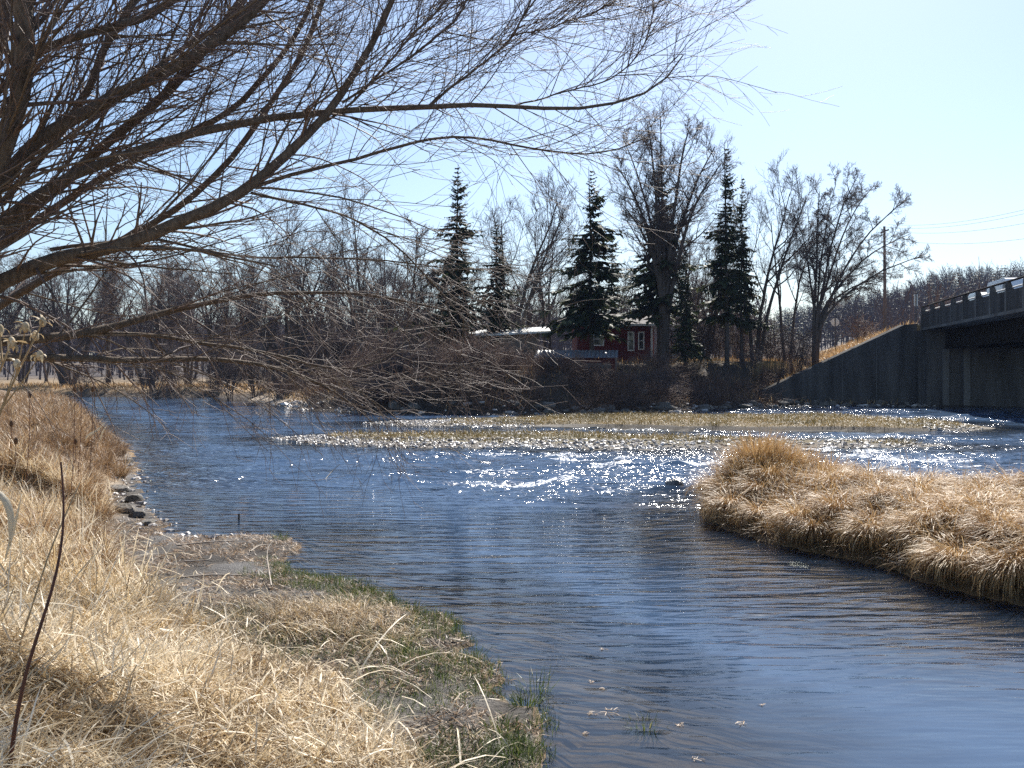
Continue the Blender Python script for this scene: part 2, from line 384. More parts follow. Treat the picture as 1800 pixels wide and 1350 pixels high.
mg, n, l, b = material("ground")
a = n.new("ShaderNodeAttribute"); a.attribute_name = "soil"
t1 = noise(n, l, 9, 6, .7); r1 = ramp(n, l, t1.outputs[0], [(.3, (.55, .55, .55)), (.7, (1.4, 1.4, 1.4))])
mx = n.new("ShaderNodeMixRGB"); mx.blend_type = 'MULTIPLY'; mx.inputs[0].default_value = 1; l.new(a.outputs['Color'], mx.inputs[1]); l.new(r1.outputs[0], mx.inputs[2])
l.new(mx.outputs[0], b.inputs['Base Color'])
wa_ = n.new("ShaderNodeAttribute"); wa_.attribute_name = "dry"; l.new(wa_.outputs['Fac'], b.inputs['Roughness'])
t2 = noise(n, l, 22, 5, .7); bump(n, l, t2.outputs[0], .05, b)
tag(mk("ground", np.stack([X, Y, Z], -1).reshape(-1, 3), grid_faces(nx, ny), mg, smooth=True, attrs={"soil": C.reshape(-1, 3), "dry": .9 - .32 * ((sL > 0) & (sU < .2)).ravel() * sm(fbm(X * 1.5 + 8, Y * 1.5, 3).ravel() * 4 - 1.4)}), "banks, bars and bed of the river with the hill beyond", kind="structure")

# ------------------------------------------------------------------ the river
wx = np.unique(np.round(np.concatenate([-axis([(14, 50, .6, 1), (50, 150, 4, 1.2)])[::-1], axis([(-14, 16, .11, 1)]), axis([(16, 60, .6, 1), (60, 150, 4, 1.2)])]), 4))
wy = np.unique(np.round(np.concatenate([axis([(-10, 4, 1, 1)]), axis([(4, 16.6, .2, 1), (16.6, 34, .09, 1), (34, 60, .16, 1), (60, 80, .4, 1), (80, 140, 2, 1)])]), 4))
X, Y = np.meshgrid(wx, wy)
edge = 17.4 + (1.6 + 4 * sm((2 - X) / 6)) * (fbm(X * .3, Y * .1 + 3, 3) - .5) + 1.6 * sm((-1 - X) / 6)
pat = fbm(X * .22 + 3, Y * .55, 3); streak = .3 + .85 * sm((fbm(X * .45 + 11, Y * 1.5, 3) - .40) / .16)
chop = streak * sm((Y - edge) / (.9 + 2.5 * sm((2 - X) / 5))) * sm((33.5 - Y) / 1.5) * (.55 + .6 * sm((pat - .42) / .2)) * (.55 + .45 * sm((X + 6) / 7))
chop = np.maximum(chop, streak * sm((Y - 31) / 2) * sm((85 - Y) / 10) * (.2 + .8 * sm((pat - .45) / .15)) * (.3 + .7 * sm((X + 7) / 9)))
chop = np.maximum(chop, .75 * sm((Y - 19) / 3) * sm((34 - Y) / 4) * sm((-4 - X) / 2) * sm((X + 13.5) / 2) * sm((fbm(X * .4, Y * .3, 3) - .4) / .15))
foam = np.zeros_like(X)
for px, py, w, h in [(1090, 808, .5, .35), (850, 809, .38, .3), (925, 810, .4, .15), (1150, 858, .35, .15), (965, 846, .4, .15), (640, 822, .4, .15), (1240, 884, .4, .12), (470, 733, 2, .3)]:
    q = wp(px, py); foam = np.maximum(foam, np.exp(-((X - q[0]) / w) ** 2 - ((Y - q[1]) / h) ** 2))
Zw = chop * (.20 * (fbm(X * .9, Y * 1.5, 2) - .5) + .20 * (fbm(X * 1.9 + 5, Y * 3.1, 3) - .5)) + .05 * foam * (fbm(X * 3, Y * 4, 2))
mw, n, l, b = material("river_water")
ca = n.new("ShaderNodeAttribute"); ca.attribute_name = "chop"; fa = n.new("ShaderNodeAttribute"); fa.attribute_name = "foam"
def math_(op, a, b_):
    q = n.new("ShaderNodeMath"); q.operation = op
    for i, v in enumerate((a, b_)):
        if isinstance(v, (int, float)): q.inputs[i].default_value = v
        else: l.new(v, q.inputs[i])
    return q.outputs[0]
r_a = noise(n, l, 1, 2, .45, stretch=(.85, 4.0, 1, .06)); r_a.inputs['Distortion'].default_value = .2
r_b = noise(n, l, 1, 1, .5, stretch=(3, 11, 1, -.1))
c_a = noise(n, l, 1, 2, .55, stretch=(1.9, 3.6, 1)); c_b = noise(n, l, 1, 1, .5, stretch=(5, 9, 1))
rip = math_('ADD', math_('MULTIPLY', r_a.outputs[0], .042), math_('MULTIPLY', r_b.outputs[0], .010))
cal = n.new('ShaderNodeAttribute'); cal.attribute_name = 'calm'; rip = math_('MULTIPLY', rip, cal.outputs['Fac'])
cho = math_('ADD', math_('MULTIPLY', c_a.outputs[0], .25), math_('MULTIPLY', c_b.outputs[0], .10))
h_ = math_('ADD', rip, math_('MULTIPLY', cho, ca.outputs['Fac']))
bm = n.new("ShaderNodeBump"); bm.inputs['Distance'].default_value = 1; l.new(h_, bm.inputs['Height'])
fr = n.new("ShaderNodeFresnel"); fr.inputs[0].default_value = 1.333; l.new(bm.outputs[0], fr.inputs[1])
gl = n.new("ShaderNodeBsdfGlossy"); l.new(math_('ADD', math_('MULTIPLY', ca.outputs['Fac'], .09), .04), gl.inputs['Roughness']); l.new(bm.outputs[0], gl.inputs['Normal'])
tr = n.new("ShaderNodeBsdfTransparent"); tr.inputs[0].default_value = (.60, .62, .58, 1)
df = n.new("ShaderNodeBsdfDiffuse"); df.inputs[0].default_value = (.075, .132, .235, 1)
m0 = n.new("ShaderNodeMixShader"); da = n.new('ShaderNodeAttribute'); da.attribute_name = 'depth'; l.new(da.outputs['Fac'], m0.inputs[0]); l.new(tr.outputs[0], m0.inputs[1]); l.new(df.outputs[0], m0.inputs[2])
m1 = n.new("ShaderNodeMixShader"); l.new(fr.outputs[0], m1.inputs[0]); l.new(m0.outputs[0], m1.inputs[1]); l.new(gl.outputs[0], m1.inputs[2])
fd = n.new("ShaderNodeBsdfDiffuse"); fd.inputs[0].default_value = (.78, .8, .82, 1)
fn = noise(n, l, 1, 3, .7, stretch=(9, 14, 1)); fm = math_('GREATER_THAN', math_('MULTIPLY', fn.outputs[0], math_('MINIMUM', math_('ADD', math_('MULTIPLY', fa.outputs['Fac'], .7), math_('MULTIPLY', ca.outputs['Fac'], .93)), 1.25)), .615)  # white flecks: foam at the splashes, sun sparkle painted in over the choppy water
m2 = n.new("ShaderNodeMixShader"); l.new(fm, m2.inputs[0]); l.new(m1.outputs[0], m2.inputs[1]); l.new(fd.outputs[0], m2.inputs[2])
l.new(m2.outputs[0], n["Material Output"].inputs[0])
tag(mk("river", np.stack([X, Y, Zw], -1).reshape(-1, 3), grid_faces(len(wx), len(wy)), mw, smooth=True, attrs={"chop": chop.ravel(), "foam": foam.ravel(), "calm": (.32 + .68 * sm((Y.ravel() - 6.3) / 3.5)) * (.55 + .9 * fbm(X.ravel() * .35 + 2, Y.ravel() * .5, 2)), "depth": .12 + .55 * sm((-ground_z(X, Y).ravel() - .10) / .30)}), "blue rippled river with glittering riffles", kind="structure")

# ------------------------------------------------------------------ bridge
def BP(t, off, z): q = P0 + BU * t + BV * off; return np.array([q[0], q[1], z])
brz = math.atan2(BU[1], BU[0])
br = empty("road_bridge", BP(0, 0, 0)); tag(br, "dark concrete road bridge with posted parapet crossing the river on the right", "bridge")
def bbox(m, t0, t1, o0, o1, z0, z1):
    P = [BP(t, o, z) - BP(0, 0, 0) for z in (z0, z1) for (t, o) in ((t0, o0), (t1, o0), (t1, o1), (t0, o1))]
    return m.add(P, [(0, 3, 2, 1), (4, 5, 6, 7), (0, 1, 5, 4), (1, 2, 6, 5), (2, 3, 7, 6), (3, 0, 4, 7)])
T1 = -72.
m = bbox(MB(), T1, 0, .2, DECKW - .2, 5.42, 5.94); bbox(m, T1, 0.02, -.1, .198, 5.42, 5.60); bbox(m, T1, 0.02, DECKW - .198, DECKW + .1, 5.42, 5.60); m.build("deck", M['concrete'], br)
bbox(MB(), T1, 40, .45, DECKW - .45, 5.945, 5.965).build("road_surface", M['asphalt'], br)
for o0, nm in ((0.0, "near"), (DECKW - .42, "far")):
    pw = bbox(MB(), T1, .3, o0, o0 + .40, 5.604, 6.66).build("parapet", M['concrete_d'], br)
    for k in range(25):
        tt = -k * 2.9
        q = MB(); s0 = BP(tt, o0, 0) - BP(0, 0, 0)
        # post tapering towards the top
        P = []
        for z, e, f_ in ((6.662, .20, .38), (7.14, .13, .2)):
            for dt, do in ((-e, .02), (e, .02), (e, f_), (-e, f_)): P.append(BP(tt + dt, o0 + do, z) - BP(0, 0, 0))
        q.add(P, [(0, 3, 2, 1), (4, 5, 6, 7), (0, 1, 5, 4), (1, 2, 6, 5), (2, 3, 7, 6), (3, 0, 4, 7)]).build("parapet_post", M['concrete_d'], pw)
    MB().tube([BP(t, o0 + .14, 7.17) - BP(0, 0, 0) for t in np.linspace(.2, T1, 12)], .06, 8).build("top_rail", M['girder'], br, True)
    MB().tube([BP(t, o0 + .28, 6.84) - BP(0, 0, 0) for t in np.linspace(.2, T1, 12)], .045, 8).build("lower_rail", M['white'], br, True)
for o in (1.5, 3.9, 6.2, 8.6):
    g = bbox(MB(), T1, -1.0, o - .09, o + .09, 4.18, 5.418); bbox(g, T1, -1.0, o - .26, o + .26, 4.12, 4.178); g.build("girder", M['girder'], br)
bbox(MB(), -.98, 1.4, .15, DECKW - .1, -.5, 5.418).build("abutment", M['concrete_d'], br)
for k in range(25): bbox(MB(), -k * 2.9 - .13, -k * 2.9 + .13, -.03, -.002, 5.606, 6.655).build('pilaster_strip', M['concrete'], br)
for o in (1.2, 2.6): bbox(MB(), -1.22, -.982, o, o + .42, -.4, 4.1).build("abutment_pilaster", M['concrete'], br)
bbox(MB(), -.5, 1.38, -.3, .145, -.5, 5.41).build("abutment_corner", M['concrete_d'], br)
# wing wall: top edge falls to the left
w0, w1 = np.array([18.4, 73.25]), np.array([29.55, 72.62]); dw = np.array([0, 1.1, 0])
ww = MB(); org = BP(0, 0, 0)
ww.prism([np.array([w0[0], w0[1], -.5]) - org, np.array([w1[0], w1[1], -.5]) - org, np.array([w1[0], w1[1], 5.98]) - org, np.array([w1[0] - .9, w1[1] + .05, 5.9]) - org, np.array([w0[0], w0[1], 1.05]) - org], dw)
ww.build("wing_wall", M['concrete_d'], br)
for q in range(3):                              # recessed casting joints stand proud as narrow ribs
    f_ = .3 + .22 * q; px_ = w0 * (1 - f_) + w1 * f_; zt = 1.05 + (5.9 - 1.05) * f_ * 1.06 - .12
    MB().box(np.array([px_[0], px_[1] - .012, zt / 2 - .2]) - org, (.05, .03, zt + .3)).build("wall_joint", M['concrete'], br)

def box_car(name, label, loc, rz, L, Wd, prof, mat, glass):
    """prof: side outline (x,z); glass: side window outlines"""
    e = empty(name, loc, rz); tag(e, label, "vehicle")
    m = MB(); n_ = len(prof); P = []
    for yy, in_ in ((-Wd / 2, 1), (Wd / 2, 1)):
        for x, z in prof: P.append((x, yy * (1 - .12 * max(0, z - .9)), z))
    m.add(P, [tuple(range(n_)), tuple(range(2 * n_ - 1, n_ - 1, -1))] + [(i, n_ + i, n_ + (i + 1) % n_, (i + 1) % n_) for i in range(n_)])
    m.build("body", mat, e)
    for s in (-1, 1):
        for gpoly in glass:
            m = MB(); P = [(x, s * (Wd / 2 * (1 - .12 * max(0, z - .9)) + .006), z) for x, z in gpoly]
            m.add(P, [tuple(range(len(P)))[::s]]); m.build("side_window", M['glass'], e)
        for xw in (-L * .31, L * .31):
            w = MB().tube([(xw, s * (Wd / 2 - .22), .34), (xw, s * (Wd / 2 + .01), .34)], [.34, .34], 18).build("wheel", M['tyre'], e, False)
            MB().tube([(xw, s * (Wd / 2 + .011), .34), (xw, s * (Wd / 2 + .03), .34)], [.2, .18], 14).build("rim", M['steel'], w)
        MB().box((-L / 2 - .005, s * Wd * .4, .85), (.04, .18, .28)).build("tail_light", M['lamp'], e)
        MB().box((L / 2 + .0, s * Wd * .36, .68), (.05, .3, .16)).build("headlight", M['white'], e)
    return e
q = BP(-11.5, 3.0, 5.967)
v = box_car("delivery_van", "white delivery van on the bridge seen through the parapet rail", q, brz + math.pi, 5.4, 2.0,
        [(-2.7, .35), (2.65, .35), (2.7, .85), (2.5, 1.1), (1.85, 1.25), (1.15, 2.0), (.8, 2.1), (-2.6, 2.1), (-2.7, 1.9)], M['carwhite'], [[(.75, 1.3), (1.65, 1.3), (1.1, 1.85), (.75, 1.9)]])
q = BP(-4.6, 3.0, 5.967)
box_car("silver_car", "pale silver car behind the parapet at the far bridge end", q, brz, 4.6, 1.85,
        [(-2.25, .32), (2.2, .32), (2.3, .7), (2.15, .92), (1.1, 1.05), (.45, 1.62), (.1, 1.74), (-1.3, 1.74), (-1.9, 1.55), (-2.2, 1.05), (-2.3, .7)], M['carsilver'],
        [[(.1, 1.1), (.95, 1.1), (.4, 1.56), (.1, 1.62)], [(-1.2, 1.1), (.0, 1.1), (.0, 1.62), (-1.1, 1.62)]])

# roadside things
def on_ground(x, y): return float(ground_z(np.array([x]), np.array([y]))[0])
def sign_at(px, Y, ztop, kind, label):
    x = (px - 900) / F * Y; z0 = on_ground(x, Y)
    e = empty("road_sign", (x, Y, z0 - .3)); tag(e, label, "sign")
    h = ztop - z0 + .3; h = max(h, 1.6)
    MB().box((0, -.04, h / 2), (.07, .05, h)).build("post", M['signpost'], e)
    if kind == 'stop':
        P = [(.38 * math.cos(a), 0, h - .42 + .38 * math.sin(a)) for a in np.arange(8) * math.pi / 4 + math.pi / 8]
        MB().prism(P, (0, .012, 0)).build("octagonal_plate", M['white'], e)
    else:
        MB().box((0, .01, h - .48), (.30, .012, .95)).build("plate", M['white'], e)
sign_at(1468, 88, 2.4 + (655 - 558) / F * 88, 'stop', "back of octagonal sign on a thin post beside the willow-like tree")
sign_at(1610, 79, 2.4 + (655 - 517) / F * 79, 'bar', "narrow marker sign on dark post at the end of the bridge parapet")
Yp = 104.; px_ = (1555 - 900) / F * Yp; ztop = 2.4 + (655 - 398) / F * Yp; z0 = on_ground(px_, Yp)
pole = empty("utility_pole", (px_, Yp, z0 - .6)); tag(pole, "tall brown wooden utility pole on the road embankment", "pole")
MB().tube([(0, 0, 0), (.02, 0, (ztop - z0) * .5), (-.03, 0, ztop - z0 + .6)], [.19, .16, .12], 10).build("shaft", M['pole'], pole, True)
MB().box((0, 0, ztop - z0 + .1), (.1, 2.2, .12)).build("crossarm", M['pole'], pole)
for k, (ya, yb, ddy) in enumerate([(372, 348, -1.0), (398, 356, -.35), (424, 380, .35), (452, 415, 1.0)]):
    MB().tube([(-.0, ddy, ztop - z0 + .22), (0, ddy, ztop - z0 + .16)], [.05, .05], 8).build("insulator", M['white'], pole)
    A = np.array([px_, Yp + ddy, ztop - .45 * (k == 3) - .2 * k + .05]); B_ = at(1950, yb - 22, 62)
    B_[1] += ddy; s = np.linspace(0, 1, 24)[:, None]; P = A * (1 - s) + B_ * s; P[:, 2] -= (4 * s * (1 - s))[:, 0] * .9
    w = MB().tube(P, .012, 5).build("power_line", M['wire'])
    tag(w, ["uppermost", "second highest", "second lowest", "lowest"][k] + " thin power line sagging across the pale sky", "wire", "power lines")

# ------------------------------------------------------------------ buildings on the far bank
def window(m_parent, x, z, w, h, y, fr=.09):
    f_ = MB()
    for c, d in (((x, y - .03, z + h / 2 - fr / 2), (w, .07, fr)), ((x, y - .03, z - h / 2 + fr / 2), (w, .07, fr)), ((x - w / 2 + fr / 2, y - .03, z), (fr, .07, h - 2 * fr - .004)), ((x + w / 2 - fr / 2, y - .03, z), (fr, .07, h - 2 * fr - .004)), ((x, y - .03, z), (w - 2 * fr - .004, .05, .05))): f_.box(c, d)
    o = f_.build("window", M['white'], m_parent)
    MB().box((x, y - .012, z), (w - 2 * fr, .012, h - 2 * fr)).build("pane", M['glass'], o)
Yh = 80.; s = Yh / F; hx = (1085 - 900) * s
zb = 2.9; ze = 2.4 + (655 - 573) * s
hs = empty("red_house", (0, Yh, 0)); tag(hs, "red clapboard house with white trimmed windows behind the spruces", "house")
x0, x1 = (1015 - 900) * s, (1145 - 900) * s
mm = MB(); nb = 16; hb = (ze - zb) / nb
MB().box(((x0 + x1) / 2, 3.5, (zb + ze) / 2), (x1 - x0, 6.96, ze - zb)).build("wall", M['red'], hs)
for k in range(nb):
    MB().box(((x0 + x1) / 2, .005, zb + hb * (k + .5)), (x1 - x0 + .03, .03, hb * .94), rx=-.08).build("clapboard", M['red'], hs)
rf = MB().prism([(x0 - .4, -.45, ze + .0), (x0 - .4, 3.5, ze + 1.0), (x0 - .4, 7.45, ze), (x0 - .4, 7.45, ze + .14), (x0 - .4, 3.5, ze + 1.16), (x0 - .4, -.45, ze + .14)], (x1 - x0 + .8, 0, 0)).build("roof", M['shingle'], hs)
MB().box(((x0 + x1) / 2, -.47, ze + .07), (x1 - x0 + .8, .03, .17)).build("fascia", M['white'], rf)
window(hs, (1109 - 900) * s, 2.4 + (655 - 600) * s, .55, 1.55, -.01)
window(hs, (1127 - 900) * s, 2.4 + (655 - 599) * s, .5, 1.45, -.01)
window(hs, (1052 - 900) * s, 2.4 + (655 - 596) * s, .9, 1.1, -.01)
MB().box((x1 + .02, -.04, (zb + ze) / 2), (.16, .06, ze - zb)).build("corner_board", M['white'], hs)
sh = empty("white_outbuilding", (0, 84, 0)); tag(sh, "small whitewashed outbuilding to the right of the red house", "shed")
s = 84 / F; x0, x1 = (1150 - 900) * s, (1192 - 900) * s; zt = 2.4 + (655 - 574) * s
MB().box(((x0 + x1) / 2, 1.5, (2.8 + zt) / 2), (x1 - x0, 3, zt - 2.8)).build("wall", M['white'], sh)
MB().prism([(x0 - .2, -.25, zt + .02), (x0 - .2, 3.2, zt + .35), (x0 - .2, 3.2, zt + .47), (x0 - .2, -.25, zt + .14)], (x1 - x0 + .4, 0, 0)).build("roof", M['shingle'], sh)
MB().box(((x0 + x1) / 2 + .1, -.015, 3.7), (.8, .04, 1.9)).build("door", M['tan'], sh)
ls = empty("long_shed", (0, 73, 0)); tag(ls, "long low brown shed with pale sloping roof left of the red house", "shed")
s = 73 / F; x0, x1 = (815 - 900) * s, (968 - 900) * s; za, zc = 2.4 + (655 - 593) * s, 2.4 + (655 - 585) * s
MB().prism([(x0 + .3, .3, 2.4), (x1 - .9, .3, 2.4), (x1 - .9, .3, zc - .05), (x0 + .3, .3, za - .02)], (0, 5, 0)).build("wall", M['tan'], ls)
for k in range(9):
    xx = x0 + .5 + k * (x1 - x0 - 1.6) / 9; MB().box((xx, .275, 3.5), (.05, .04, 2.0)).build("batten", M['tan'], ls)
MB().prism([(x0, -.4, za), (x1, -.4, zc), (x1, -.4, zc + .13), (x0, -.4, za + .13)], (0, 6.2, .6)).build("roof", M['whiteroof'], ls)
MB().box((x1 - 1.6, .2, 3.3), (.9, .06, 1.8)).build("door", M['darkwood'], ls)
lt = empty("lean_to", (0, 69, 0)); tag(lt, "low lean-to with grey corrugated metal roof in front of the red house", "shed")
s = 69 / F; x0, x1 = (938 - 900) * s, (1086 - 900) * s; zf_, zr = 2.4 + (655 - 629) * s, 2.4 + (655 - 615) * s
nC = 22
for k in range(nC):
    xa = x0 + (x1 - x0) * k / nC; xb = x0 + (x1 - x0) * (k + 1) / nC - .02; xm = (xa + xb) / 2
    MB().prism([(xa, 0, zf_), (xm, 0, zf_ + .05), (xb, 0, zf_), (xm, 0, zf_ + .02)], (.25, 1.9, zr - zf_)).build("roof_sheet", M['metalroof'], lt)
MB().box(((x0 + x1) / 2 + .2, 1.2, 2.6), (x1 - x0 - .5, 1.4, 1.6)).build("wall", M['red'], lt)
for xx in (x0 + .1, (x0 + x1) / 2, x1 - .1): MB().box((xx, .12, zf_ - .75), (.12, .12, 1.46)).build("post", M['tan'], lt)
MB().box(((x0 + x1) / 2 + 1.4, .48, 2.62), (2.2, .05, .9)).build("panel", M['concrete'], lt)

# ------------------------------------------------------------------ trees
def smooth_pts(pts, n):
    pts = np.array(pts, float); d = np.r_[0, np.cumsum(np.linalg.norm(np.diff(pts, axis=0), axis=1))]; s_ = np.linspace(0, d[-1], n)
    q = np.stack([np.interp(s_, d, pts[:, k]) for k in range(3)], 1)
    for _ in range(2): q[1:-1] = .25 * q[:-2] + .5 * q[1:-1] + .25 * q[2:]
    return q
def decid(name, H=12., stems=2, spread=.28, lean=(0, 0), r0=.2, n1=9, n2=8, n3=6, n4=3, up=.3, droop=0, seed=1, first=.3, l1=(.35, .6), tips=None, fork=.4, twig=1.):
    """meshes (trunk, limb mesh, twig mesh) of one bare broadleaf tree at the origin"""
    global rng
    keep = rng; rng = np.random.default_rng(seed)
    P = np.zeros((stems, 14, 3))
    for k in range(stems):
        a = k * 2.4 + U(0, 1); d = norm(np.array([math.cos(a) * spread + lean[0], math.sin(a) * spread + lean[1], 1.]))
        p = np.array([.18 * math.cos(a) * (stems > 1), .18 * math.sin(a) * (stems > 1), -.5]); hh = (H * U(.8, .98) if stems > 1 else H * .95) + .5
        dd = norm(d * .35 + np.array([0, 0, 1.]))
        for j in range(14):
            P[k, j] = p; f_ = min(1, j / 5)
            dd = norm(dd * .75 + d * .25 * (.4 + f_) + rng.normal(size=3) * .055 + np.array([lean[0], lean[1], 0]) * .04 * j / 5); p = p + dd * hh / 13
    if tips is not None:                                        # stems fork at a given height and arch out to given tips
        stems = len(tips); P = np.zeros((stems, 14, 3))
        for k, (dx_, dy_, hh) in enumerate(tips):
            a = k * 2.4; o_ = np.array([.13 * math.cos(a), .13 * math.sin(a), 0]); fk = fork * U(.85, 1.1)
            q = smooth_pts([o_ + (0, 0, -.5), o_ * .9 + (0, 0, fk * .6), o_ + (dx_ * .07, dy_ * .07, fk), (dx_ * .38, dy_ * .4, fk + (hh - fk) * .52), (dx_ * .72, dy_ * .75, fk + (hh - fk) * .86), (dx_, dy_, hh)], 14)
            P[k] = q + np.cumsum(rng.normal(size=(14, 3)) * .045, 0) * np.linspace(0, 1, 14)[:, None]
    R = np.linspace(1, .12, 14)[None] ** .9 * r0 * (.75 + .5 * rng.random((stems, 1))) * (1 if stems < 3 else .8)
    R[:, 0] *= 1.35
    b1, q1 = grow(P, R, n1, (first, .98), l1, .55, (28, 58), up, .09, 9, .55, .03)
    b2, q2 = grow(b1, q1, n2, (.2, 1), (.3, .6), .45, (28, 60), up * .7, .11, 6, .55, .014)
    b3, q3 = grow(b2, q2, n3, (.15, 1), (.35, .7), .3, (25, 60), up * .5 - droop, .15, 5, .6, .011)
    b4, q4 = grow(b3, q3, n4, (.15, 1), (.4, .8), .2, (25, 55), up * .4 - droop, .16, 4, .7, .008)
    tv = tube_set([(P, R)], [9]); lv = tube_set([(b1, q1), (b2, q2)], [5, 4]); cv = tube_set([(b3, q3), (b4, q4)], [3, 3])
    rng = keep
    return [make_mesh("trunk", *tv, M['bark'], True), make_mesh("limbs", *lv, M['bark'], True), make_mesh("twigs", *cv, M['twig'], True)]

def plant_tree(me, name, label, px, Y, py_base=None, top=None, H0=12., rz=0., group=None, sxy=1., cat="tree", z=None, names=("trunk", "limbs", "crown")):
    x = (px - 900) / F * Y; z0 = on_ground(x, Y) if z is None else z
    sc = 1. if top is None else (CAMH + (HOR - top) / F * Y - z0) / H0
    e = empty(name, (x, Y, z0), rz); e.scale = (sc * sxy, sc * sxy, sc); tag(e, label, cat, group)
    for mname, mm_ in zip(names, me): pc = link(mname, mm_, e); pc.update_tag(); (pc.__setitem__('kind', 'stuff') if mname in ('branches', 'limbs', 'crown', 'twigs', 'stems') else None)
    return e

t_elm = decid("elm", 17.7, 4, .15, (0, 0), .25, 12, 9, 7, 3, .3, .04, 17, .45, (.18, .34), tips=[(-2.6, .6, 16.0), (-1.2, -.9, 16.9), (0, .8, 17.7), (1.75, -.6, 16.9), (3.2, .9, 15.4), (4.0, -.4, 13.6), (-3.3, -.5, 13.6), (-2.6, .9, 11.5)], fork=6.0)
t_lean = decid("leaning", 13.7, 5, .22, (.22, 0), .18, 13, 10, 7, 4, .16, .06, 23, .38, (.14, .28), tips=[(-1.6, .5, 11.3), (.1, -.6, 12.7), (1.4, .7, 13.4), (2.8, -.6, 13.7), (4.6, .5, 12.9), (6.2, -.5, 11.8), (7.6, .5, 9.8), (7.2, -.3, 8.0), (5.0, .6, 6.6)], fork=4.3)
t_fork = decid("fork", 11, 2, .2, (.1, 0), .17, 9, 8, 6, 3, .35, .04, 35, .38)
t_tall = decid("tall", 12, 3, .26, (.12, 0), .18, 9, 8, 6, 3, .4, 0, 47, .36)
t_wide = decid("wide", 9, 4, .42, (0, 0), .26, 10, 9, 7, 3, .25, .1, 59, .25, (.4, .7))
t_slim = decid("slim", 11, 1, .1, (0, 0), .15, 16, 8, 6, 3, .4, 0, 61, .25, (.22, .42))
t_scrub = decid("scrub", 6, 5, .4, (0, 0), .07, 10, 8, 6, 3, .25, 0, 73, .12)

plant_tree(t_lean, "willow_like_tree", "bare many-stemmed tree with crown leaning right over the bridge wall", 1433, 76, None, 312, 13.7, 0, sxy=1.0)
plant_tree(t_fork, "bare_tree", "slender bare tree slanting right beside the leaning many-stemmed tree", 1384, 79, None, 360, 11, .3, sxy=.8)
plant_tree(t_tall, "bare_tree", "bare tree with upright fan of stems right of the spruces", 1330, 79, None, 300, 12, .2, sxy=.9)
plant_tree(t_elm, "elm_tree", "tallest bare tree on the far bank rising above the spruces", 1168, 73, None, 192, 17.7, 0, sxy=1.0)
plant_tree(t_tall, "bare_tree", "bare tree leaning right between the left and middle spruces", 905, 78, None, 318, 12, .1, sxy=1.05)
plant_tree(t_fork, "bare_tree", "thin forked bare tree just left of the middle spruce", 965, 84, None, 380, 11, 1.2, sxy=.9)
plant_tree(t_slim, "bare_tree", "slim bare tree behind the gap right of the middle spruce", 1215, 88, None, 400, 11, 1.2)
plant_tree(t_wide, "bare_tree", "gnarled bare tree with twisted limbs between the two right spruces", 1240, 84, None, 400, 9, 2.2, sxy=.7)
plant_tree(t_fork, "bare_tree", "pair of slim bare stems left of the leftmost spruce", 640, 84, None, 350, 11, 2.0, sxy=.95)
plant_tree(t_slim, "bare_tree", "straight slim bare tree left of the leftmost spruce", 705, 88, None, 380, 11, .4, sxy=1.1)
plant_tree(t_wide, "bare_tree", "broad dense bare tree above the eroded brown bank", 500, 82, None, 430, 9, .5, sxy=.95)
plant_tree(t_wide, "bare_tree", "broad bare tree behind the fallen log on the far bank", 740, 72, None, 470, 9, 4, sxy=.8)
plant_tree(t_tall, "bare_tree", "bare tree with upright stems behind the eroded brown bank", 570, 92, None, 380, 12, 3.2, sxy=1.)
wood = [(-40, 112, 440, t_wide), (40, 118, 470, t_tall), (120, 112, 450, t_wide), (190, 120, 430, t_elm), (260, 110, 480, t_wide), (330, 116, 440, t_tall), (390, 108, 470, t_wide), (440, 104, 450, t_elm), (80, 135, 460, t_slim), (300, 135, 455, t_elm), (610, 106, 470, t_wide), (800, 104, 440, t_elm), (930, 110, 470, t_wide), (1080, 112, 450, t_tall), (1180, 106, 470, t_wide), (680, 112, 430, t_elm), (1290, 112, 470, t_tall), (1010, 106, 480, t_elm)]
Hs = {id(t_elm): 17.7, id(t_lean): 13.7, id(t_fork): 11, id(t_tall): 12, id(t_wide): 9, id(t_slim): 11, id(t_scrub): 6}
for k, (px, Y_, top, me) in enumerate(wood):
    plant_tree(me, "woodland_tree", "bare tree in the hazy woodland behind the far bank", px, Y_, None, top, Hs[id(me)], k * 1.7, "woodland behind the far bank")
# brush and shrubs
def shrub(seed, H=2.2, n=26, mat='twig', spread=.55):
    global rng
    keep = rng; rng = np.random.default_rng(seed)
    P = np.zeros((n, 6, 3)); a = U(0, 6.28, n); rr_ = U(0, .6, n); p = np.stack([rr_ * np.cos(a), rr_ * np.sin(a), np.full(n, -.15)], 1)
    d = norm(np.stack([np.cos(a) * U(.1, spread, n), np.sin(a) * U(.1, spread, n), np.ones(n)], 1)); L = U(.6, 1, n) * H
    for j in range(6):
        P[:, j] = p; d = norm(d + rng.normal(size=(n, 3)) * .12 + np.array([0, 0, -.03])); p = p + d * (L / 5)[:, None]
    R = np.linspace(1, .3, 6)[None] * U(.014, .028, n)[:, None]
    b1, q1 = grow(P, R, 7, (.25, 1), (.3, .6), .4, (25, 65), .1, .16, 5, .65, .009)
    b2, q2 = grow(b1, q1, 4, (.2, 1), (.35, .7), .3, (25, 65), .05, .18, 4, .7, .007)
    st = make_mesh("stems", *tube_set([(P, R)], [4]), M['bark'], True); tw = make_mesh("twigs", *tube_set([(b1, q1), (b2, q2)], [3, 3]), M[mat], True)
    rng = keep; return [st, tw]
shr = [shrub(101), shrub(102, 2.6, 20, 'twig_r'), shrub(103, 1.6, 34, 'twig', .9)]
rng = np.random.default_rng(21)
